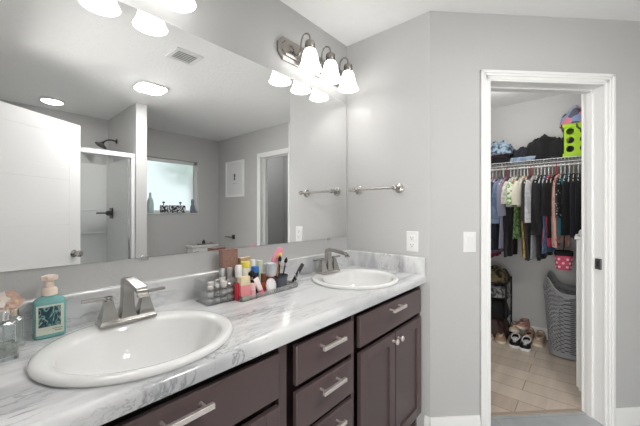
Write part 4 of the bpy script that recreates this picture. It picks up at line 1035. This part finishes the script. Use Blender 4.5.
# lime crate
o = thing('storage_crate', 'lime green plastic crate with round holes on the closet shelf', 'crate', (3.710, .018, SZ2 + .001))
M_lime = P('lime_plastic', (160, 204, 32), .4)
hx, hy, hh = .142, .142, .295
g = G(); rows, cols = 3, 3
cells = [(-hy + 2 * hy * c / cols, -hy + 2 * hy * (c + 1) / cols, .03 + (hh - .06) * r / rows, .03 + (hh - .06) * (r + 1) / rows) for r in range(rows) for c in range(cols)]
for a in range(4): g.holed(cells, RZ(a * PI / 2) @ T(0, -hx, 0) @ RX(R(90)) @ T(0, 0, -.004), .004, .37, 16)
g.box(-hx, hx, -hy, hy, 0, .004)
for s in (-1, 1):
    g.box(s * hx - .005, s * hx + .005, -hy - .005, hy + .005, .0, .031); g.box(-hx, hx, s * hy - .005, s * hy + .005, 0, .031)
    g.box(s * hx - .006, s * hx + .006, -hy - .006, hy + .006, hh - .031, hh); g.box(-hx, hx, s * hy - .006, s * hy + .006, hh - .031, hh)
g.build('crate_body', M_lime, o)
g = G()
for s in (-1, 1): g.tube([(-hx - .006, s * .05, hh - .01), (-hx - .02, s * .045, hh - .05), (-hx - .02, -s * .0, hh - .07)], .006, 8, smooth=1)
g.build('crate_handle', P('crate_handle_grey', (60, 66, 50), .4), o)
heap('clothes_pile', 'pink, blue and grey crumpled clothes piled in the lime crate', 'clothing', (3.710, .025, SZ2 + .294), .150, .160, .135, ramp_mat('cloth_pile_mix', 'cells', 14, [(0, srgb(196, 120, 136)), (.35, srgb(120, 140, 176)), (.55, srgb(84, 84, 96)), (.75, srgb(150, 158, 180)), (1, srgb(206, 150, 158))], .85, const=True), 21, .5, 9)
heap('crate_filling', 'dark clothes seen through the holes of the lime crate', 'clothing', (3.710, .018, SZ2 + .0055), .118, .118, .235, cl('fill', (66, 62, 74)), 23, .02, 6)

# laundry basket
o = thing('laundry_basket', 'tall grey plastic laundry basket with slotted sides on closet floor', 'basket', (3.585, .105, .0015))
bm_w, bm_d, bh_ = .205, .198, .66
nU, nV = 150, 66
def bp(u, v, off=0):
    a = 2 * PI * u; c, s = math.cos(a), math.sin(a); f = .80 + .20 * v
    e = .55; X = (bm_w - off) * f * math.copysign(abs(c) ** e, c); Y = (bm_d - off) * f * math.copysign(abs(s) ** e, s)
    top = .575 + .125 * (abs(c * s) * 2) ** 2.2 if True else bh_
    return Vector((X, Y, .012 + (top - .012) * v))
g = G(); bm = g.bm
Vo = [[bm.verts.new(bp(u / nU, v / nV)) for u in range(nU)] for v in range(nV + 1)]
for v in range(nV):
    for u in range(nU):
        hole = 4 <= v < nV - 3 and (v % 2 == 1) and ((u + (2 if (v // 2) % 2 else 0)) % 5 < 3)
        if not hole: bm.faces.new((Vo[v][u], Vo[v][(u + 1) % nU], Vo[v + 1][(u + 1) % nU], Vo[v + 1][u]))
bm.faces.new([Vo[0][u] for u in range(nU)][::-1])
b = g.build('basket_wall', M_hamper, o, smooth=60)
so = b.modifiers.new('solid', 'SOLIDIFY'); so.thickness = .004; so.offset = -1
G().tube([bp(u / nU, 1) for u in range(nU)], .0055, 8, closed=True).build('rim', M_hamper, o)
heap('laundry', 'dark clothes lying inside the grey laundry basket', 'clothing', (3.585, .105, .02), .125, .11, .42, cl('laundry', (70, 70, 78)), 31, .1, 8)

# white storage cabinet just inside the doorway
o = thing('storage_cabinet', 'narrow white storage cabinet just inside the closet doorway', 'cabinet', (3.03, -.115, .001))
G().box(-.15, .15, -.125, .172, .03, 1.085).build('body', M_wplastic, o, bevel=.004)
G().box(-.16, .16, -.13, .182, 1.086, 1.108).build('top', M_wplastic, o, bevel=.004)
G().box(-.14, .14, -.12, .16, 0, .0295).build('plinth', M_wplastic, o)
for k in range(3): G().box(-.156, -.1505, -.115, .160, .06 + k * .345, .385 + k * .345).build('drawer', M_wplastic, o, bevel=.002)
heap('folded_towel', 'white crumpled towel on the narrow white cabinet', 'towel', (3.03, -.06, 1.1095), .12, .11, .06, cl('white_towel', (214, 214, 218)), 41, .4, 9)

# shoe rack / dark stack
o = thing('shoe_rack', 'dark fabric storage rack against the closet back wall', 'rack', (3.66, .77, .0015))
M_dk = P('dark_brown_fabric', (44, 36, 36), .85)
g = G()
for z in (.02, .22, .41, .56): G().box(-.15, .15, -.17, .20, z, z + .014).build('shelf', M_dk, o, bevel=.002)
for x in (-.145, .145):
    for y in (-.165, .195): G().cyl((x, y, 0), (x, y, .60), .008, n=8).build('post', P('dark_tube', (34, 32, 34), .4), o)
heap('dark_bag', 'brown leather bag in the lowest bay of the dark rack', 'bag', (3.65, .775, .0365), .155, .18, .165, P('brown_leather', (62, 40, 32), .5), 51, .3, 9, 'things on the dark rack')
heap('dark_bag', 'black bag in the middle bay of the dark rack', 'bag', (3.65, .775, .2365), .155, .18, .15, cl('rack_black', (22, 22, 24)), 52, .3, 9, 'things on the dark rack')
heap('folded_clothes', 'grey and silver folded clothes in the upper bay of the dark rack', 'clothing', (3.65, .775, .4265), .155, .18, .11, cl('rack_grey', (150, 150, 150), (60, 60, 64), 30), 53, .3, 9, 'things on the dark rack')
heap('folded_clothes', 'olive and black clothes on top of the dark rack', 'clothing', (3.65, .775, .5765), .155, .18, .11, cl('rack_olive', (110, 98, 66), (28, 26, 26), 18), 54, .4, 9, 'things on the dark rack')

# shoes
def shoe(label, x, y, z, rz, up, sole, lining, L=.24, tilt=0, roll=0, open_=.5, stripe=None, high=.062):
    o = thing('shoe', label, 'shoe', (x, y, z), rot=(roll, tilt, rz), group='shoes on the closet floor')
    n = 24
    # x forward (toe at +x)
    st = [(-.5, .55, .50), (-.46, .80, .85), (-.36, .92, 1.0), (-.2, .88, .95), (0, .86, .82), (.18, .98, .62), (.33, .98, .50), (.44, .74, .42), (.495, .38, .30)]
    W = .046
    def outl(f, z, gr=1.0):
        return [Vector((L * s * gr, W * w * f, z)) for s, w, h in st] + [Vector((L * s * gr, -W * w * f, z)) for s, w, h in reversed(st)]
    G().rings([outl(.94, 0, .98), outl(1.04, .006, 1.0), outl(1.05, .020, 1.01), outl(1.0, .026, 1.0)]).build('sole', sole, o, smooth=50)
    g = G(); rs = []
    for s, w, h in st:
        H = high * h; op = (-.42 < s < .10); r = []
        for k in range(13):
            a = PI * k / 12; c, q = math.cos(a), math.sin(a)
            if op:
                zz = .024 + H * min(1, q * 1.15); yy = W * w * (math.copysign(abs(c) ** .55, c))
                if q > .87: zz = .024 + H * .42; yy *= 1.6
            else: zz = .024 + H * q ** .8; yy = W * w * math.copysign(abs(c) ** .75, c)
            r.append(Vector((L * s, yy, zz)))
        r += [Vector((L * s, -W * w * .6, .0235)), Vector((L * s, W * w * .6, .0235))]
        rs.append(r)
    u = g.rings(rs).build('upper', up, o, smooth=60)
    G().rings([[Vector((L * (-.13 + .26 * math.cos(2 * PI * k / 20)), W * .62 * math.sin(2 * PI * k / 20), zz)) for k in range(20)] for zz in (.024 + high * .46, .024 + high * .50)]).build('lining', lining, o)
    g = G()
    rim = []
    for k in range(24):
        a = 2 * PI * k / 24; cx_ = -.15 + .29 * math.cos(a)
        rim.append((L * cx_, W * .72 * math.sin(a), .024 + high * (.92 - .30 * math.cos(a) if True else 1)))
    g.tube(rim, .0055, 8, closed=True).build('collar', up if stripe is None else stripe, o)
    g = G()
    for k in range(4):
        xx = L * (.12 + .06 * k); g.tube([(xx, -.020, .024 + high * (.56 - .05 * k)), (xx + .004, 0, .024 + high * (.70 - .05 * k)), (xx, .020, .024 + high * (.56 - .05 * k))], .0028, 6, smooth=1)
    g.build('laces', P('lace_white', (220, 214, 204), .8), o)
    return o
tan = P('tan_suede', (176, 146, 122), .8); tan2 = P('sand_suede', (196, 172, 150), .8); crm = P('cream_sole', (222, 212, 196), .6); org = P('orange_lining', (206, 92, 48), .8); dkl = P('dark_lining', (60, 50, 46), .8)
wht = P('white_leather', (226, 226, 226), .5); blk = P('black_leather', (22, 22, 24), .4)
shoe('tan suede shoe partly hidden by the doorway casing', 3.56, .765, .002, R(188), tan, crm, dkl)
shoe('tan suede shoe beside the dark rack foot', 3.53, .655, .002, R(192), tan, crm, dkl)
shoe('cream shoe with orange lining propped on its heel against other shoes', 3.715, .560, .050, R(183), tan2, crm, org, tilt=R(-16), high=.062, L=.21)
shoe('pink-tan shoe leaning against the closet back wall', 3.765, .500, .085, R(165), P('dusty_pink', (190, 140, 126), .8), crm, dkl, tilt=R(-12), L=.18)
shoe('black and white sneaker nearer the dark rack', 3.50, .525, .002, R(184), blk, wht, wht, L=.22, stripe=wht, high=.046)
shoe('black and white sneaker nearer the laundry basket', 3.485, .435, .002, R(180), blk, wht, wht, L=.22, stripe=wht, high=.046)
shoe('tan shoe behind the black and white sneakers', 3.70, .440, .002, R(176), tan, crm, dkl, L=.22)
shoe('beige shoe beside the laundry basket', 3.68, .350, .002, R(176), tan2, crm, tan, L=.22)

# shrub outside the frosted window
tr = thing('garden_tree', 'leafy green tree outside the frosted window', 'tree', (3.75, -4.9, -.3))
G().tube([(0, 0, 0), (.03, .02, 1.0), (0, 0, 2.5)], [.07, .04], 10).build('trunk', P('bark', (96, 78, 62), .9), tr)
g = G(); rnd = random.Random(5)
for k in range(1300):
    v = Vector((rnd.gauss(0, 1), rnd.gauss(0, 1), rnd.gauss(0, 1))).normalized() * (rnd.random() ** .4) * .85; v.z *= .95; c = v + Vector((0, 0, 2.9))
    mt = T(*c) @ RZ(rnd.random() * 6.28) @ RX(rnd.random() * 3); s = .06
    g.bm.faces.new([g.bm.verts.new(mt @ Vector(p)) for p in ((0, 0, 0), (s * .35, s * .5, .004), (0, s * 1.2, 0), (-s * .35, s * .5, .004))])
g.build('foliage', P('leaf_green', (96, 142, 74), .7), tr, smooth=0)
struct(box('ground', P('lawn', (110, 140, 84), .95), -4, 9, -12, YW - .13, -.35, -.3, smooth=0))
